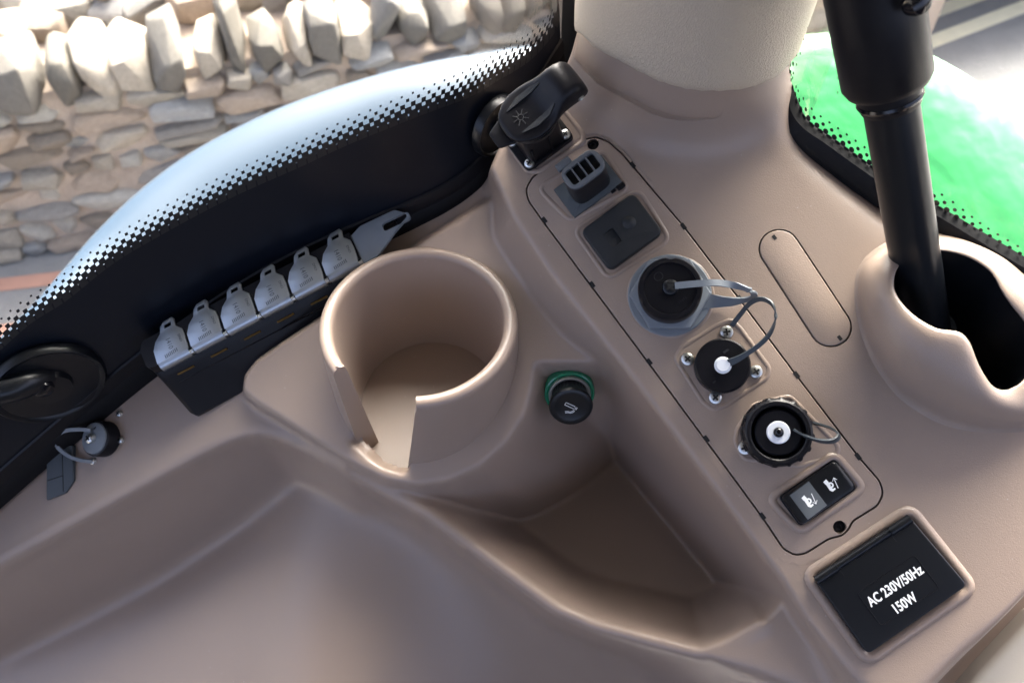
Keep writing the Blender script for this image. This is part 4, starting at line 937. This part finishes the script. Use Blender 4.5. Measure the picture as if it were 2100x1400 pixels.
# ground
gr = MB().add([(-40, -30, 0), (40, -30, 0), (40, 60, 0), (-40, 60, 0)], [(0, 1, 2, 3)]).build('road', 'asphalt', None); kind(gr, 'structure')
WS = math.atan(.277); wd_ = np.array([math.cos(WS), math.sin(WS), 0]); wn_ = np.array([math.sin(WS), -math.cos(WS), 0])   # along, towards the tractor
W0 = np.array([-1.786, 2.40, 0])
def wall_pt(s, h, o=0): return W0 + wd_ * s + wn_ * o + np.array([0, 0, h])
fb = MB(); q = [wall_pt(-6, 0, -.2), wall_pt(9, 0, -.2), wall_pt(9, 0, -12), wall_pt(-6, 0, -12)]
nb_ = 30
rl = []
for j in range(14):
    rl.append([wall_pt(-6 + 15 * i / nb_, .52 + .08 * math.sin(i * 1.3 + j) + .04 * j, -.30 - .9 * j) for i in range(nb_ + 1)])
kind(MB().loft(rl).build('bank', 'dirt', None), 'structure')
# painted lines
pA, pB = at_z(1890, 95, 0), at_z(2100, 15, 0); ld = pB - pA; ld /= np.linalg.norm(ld); ln = np.array([-ld[1], ld[0], 0])
road_line = []
for off in (0, .19):
    m_ = MB(); a = pA - ld * 1.6 + ln * off; b = pA + ld * 6 + ln * off
    m_.add([a - ln * .045 + (0, 0, .004), b - ln * .045 + (0, 0, .004), b + ln * .045 + (0, 0, .004), a + ln * .045 + (0, 0, .004)], [(0, 1, 2, 3)])
    kind(m_.build('road_line', 'road_paint', None), 'structure')
pA, pB = at_z(-40, 590, 0), at_z(110, 572, 0); ld = (pB - pA) / np.linalg.norm(pB - pA); ln = np.array([-ld[1], ld[0], 0])
for off, wv, mt_ in ((0, .035, 'terracotta'), (-.27, .06, 'terracotta')):
    m_ = MB(); a = pA - ld * 2 + ln * off; b = pA + ld * 1.2 + ln * off
    m_.add([a - ln * wv + (0, 0, .004), b - ln * wv + (0, 0, .004), b + ln * wv + (0, 0, .004), a + ln * wv + (0, 0, .004)], [(0, 1, 2, 3)]); kind(m_.build('road_band', mt_, None), 'structure')
# stone wall
wall = thing('stone_wall', 'rough dry stone field wall with a coping of upright stones', 'wall', Matrix.Translation(wall_pt(1, 0)))
s0, s1 = -.75, 3.4; WH = .66
cr = MB(); cr.loft([[wall_pt(s, h, o) for s in np.linspace(s0 - .3, s1 + .5, 30)] for h, o in ((-.02, .02), (WH, .0), (WH + .05, -.03), (WH + .06, -.42), (0, -.44))]); attach(cr.build('core', 'mortar', None), wall)
def stone_mesh(i):
    rnd = random.Random(100 + i); bm = bmesh.new(); EX = rnd.uniform(3.0, 6.5)
    for _ in range(26):
        p = Vector((rnd.uniform(-1, 1), rnd.uniform(-1, 1), rnd.uniform(-1, 1))); r_ = (abs(p.x) ** EX + abs(p.y) ** EX + abs(p.z) ** EX) ** (1 / EX)
        bm.verts.new(p * (.5 / r_) * rnd.uniform(.9, 1.06))
    r = bmesh.ops.convex_hull(bm, input=bm.verts); bmesh.ops.delete(bm, geom=[e for e in r['geom_interior'] if isinstance(e, bmesh.types.BMVert)], context='VERTS')
    bmesh.ops.dissolve_limit(bm, angle_limit=R(14), verts=bm.verts, edges=bm.edges)
    bmesh.ops.bevel(bm, geom=bm.edges[:], offset=.05, segments=2, profile=.5, affect='EDGES', clamp_overlap=True)
    me = bpy.data.meshes.new('stone'); bm.to_mesh(me); bm.free(); me.shade_smooth(); me.set_sharp_from_angle(angle=R(50)); return me
SM = []
for i in range(12):
    for mn in STONES[:]:
        pass
base_meshes = [stone_mesh(i) for i in range(14)]
variants = {}
def stone(parent, c, size, rotz, tilt, mn, name='stone'):
    i = random.randrange(14); k = (i, mn)
    if k not in variants:
        me = base_meshes[i].copy(); me.materials.clear(); me.materials.append(MATS[mn]); variants[k] = me
    o = bpy.data.objects.new(name, variants[k]); col.objects.link(o); o.parent = parent; o.matrix_parent_inverse = parent.matrix_world.inverted()
    o.matrix_world = Matrix.Translation(c) @ Matrix.Rotation(rotz, 4, 'Z') @ Matrix.Rotation(tilt, 4, 'Y') @ Matrix.Diagonal((size[0] * 1.12, size[1] * 1.1, size[2] * 1.14, 1))
    return o
h = .0
while h < WH - .02:
    ch = random.uniform(.055, .115); ch = min(ch, WH - h + .03); s = s0 - random.uniform(0, .2)
    while s < s1:
        if s > 2.35: wv = random.uniform(.2, .4)
        else: wv = random.uniform(.07, .25) * (1.1 if ch > .08 else .9)
        hh = ch * random.uniform(.78, 1.06)
        if random.random() < .16 and ch > .085:                     # two thin stones on top of each other
            for q in (0, 1): stone(wall, wall_pt(s + wv / 2, h + ch * (.27 + .48 * q), -.03 + random.uniform(-.02, .02)), (wv * .98, .15, ch * .5), WS + random.uniform(-.06, .06), random.uniform(-.1, .1), random.choice(STONES))
        else: stone(wall, wall_pt(s + wv / 2, h + ch / 2 + random.uniform(-.01, .01), -.03 + random.uniform(-.025, .025)), (wv * 1.0, .16, hh), WS + random.uniform(-.08, .08), random.uniform(-.12, .12), random.choice(STONES))
        s += wv * 1.0 + random.uniform(.0, .022)
    h += ch * .97
s = s0 - .1
while s < s1:                                                       # upright coping stones
    wv = random.uniform(.06, .14); hh = random.uniform(.13, .24)
    stone(wall, wall_pt(s + wv / 2, WH + .015 + hh * .45, -.09 + random.uniform(-.02, .02)), (wv, .26, hh), WS + random.uniform(-.12, .12), random.uniform(-.12, .32), random.choice(CAPSTONES + STONES[:1]), 'coping_stone')
    s += wv * 1.0 + (random.uniform(.0, .012) if random.random() < .75 else random.uniform(.02, .05))
for k in range(34):                                                 # loose stones lying behind the coping
    sv_ = random.uniform(16, 30) / 100
    o = stone(wall, wall_pt(random.uniform(s0, 2.4), WH + .07 + random.uniform(-.02, .05), -.36 - random.uniform(0, .28)), (sv_, sv_ * random.uniform(.6, 1), sv_ * random.uniform(.4, .7)), random.uniform(0, 3), random.uniform(-.3, .3), random.choice(STONES + CAPSTONES), 'loose_stone')
# cream trim below the console, lower right
ct = ccw(rpoly(xy([(1960, 1440), (2010, 1380), (2120, 1262), (2260, 1180), (2500, 1300), (2300, 1700), (2000, 1600)], -.034), .006))
tag(in_panel(MB().prism(ct, -.06, -.034, .004, 4), 'cream_trim', 'cream', None), 'smooth cream trim panel below the console edge by the mains outlet', 'trim panel')
# unseen cab shell, added to hold daylight to the windows: roof, floor, low sides
rf = MB().prism(rpoly([(-.85, -1.62), (.75, -1.62), (.75, .66), (-.85, .66)], .1, 6), CZ + .42, CZ + .52, .04, 3)
kind(rf.build('added_cab_roof', 'added_roof', None), 'structure')
cf = MB().prism(rpoly([(-.95, -1.6), (.72, -1.6), (.72, -.0), (-.95, -.0)], .05, 4), CZ - .86, CZ - .82, .01, 2)
kind(cf.build('added_cab_floor', 'cab_dark', None), 'structure')
cw = MB()
for a, b, z0, z1 in (((-.97, -1.6), (-.97, -.3), -.88, -.20), ((.74, -1.6), (.74, .02), -.88, -.20), ((-.97, -1.62), (.74, -1.62), -.88, -.20)):
    dx, dy = b[0] - a[0], b[1] - a[1]; cw.box(((a[0] + b[0]) / 2, (a[1] + b[1]) / 2, CZ + (z0 + z1) / 2), (abs(dx) + .03, abs(dy) + .03, z1 - z0))
kind(cw.build('added_cab_wall', 'cab_dark', None), 'structure')
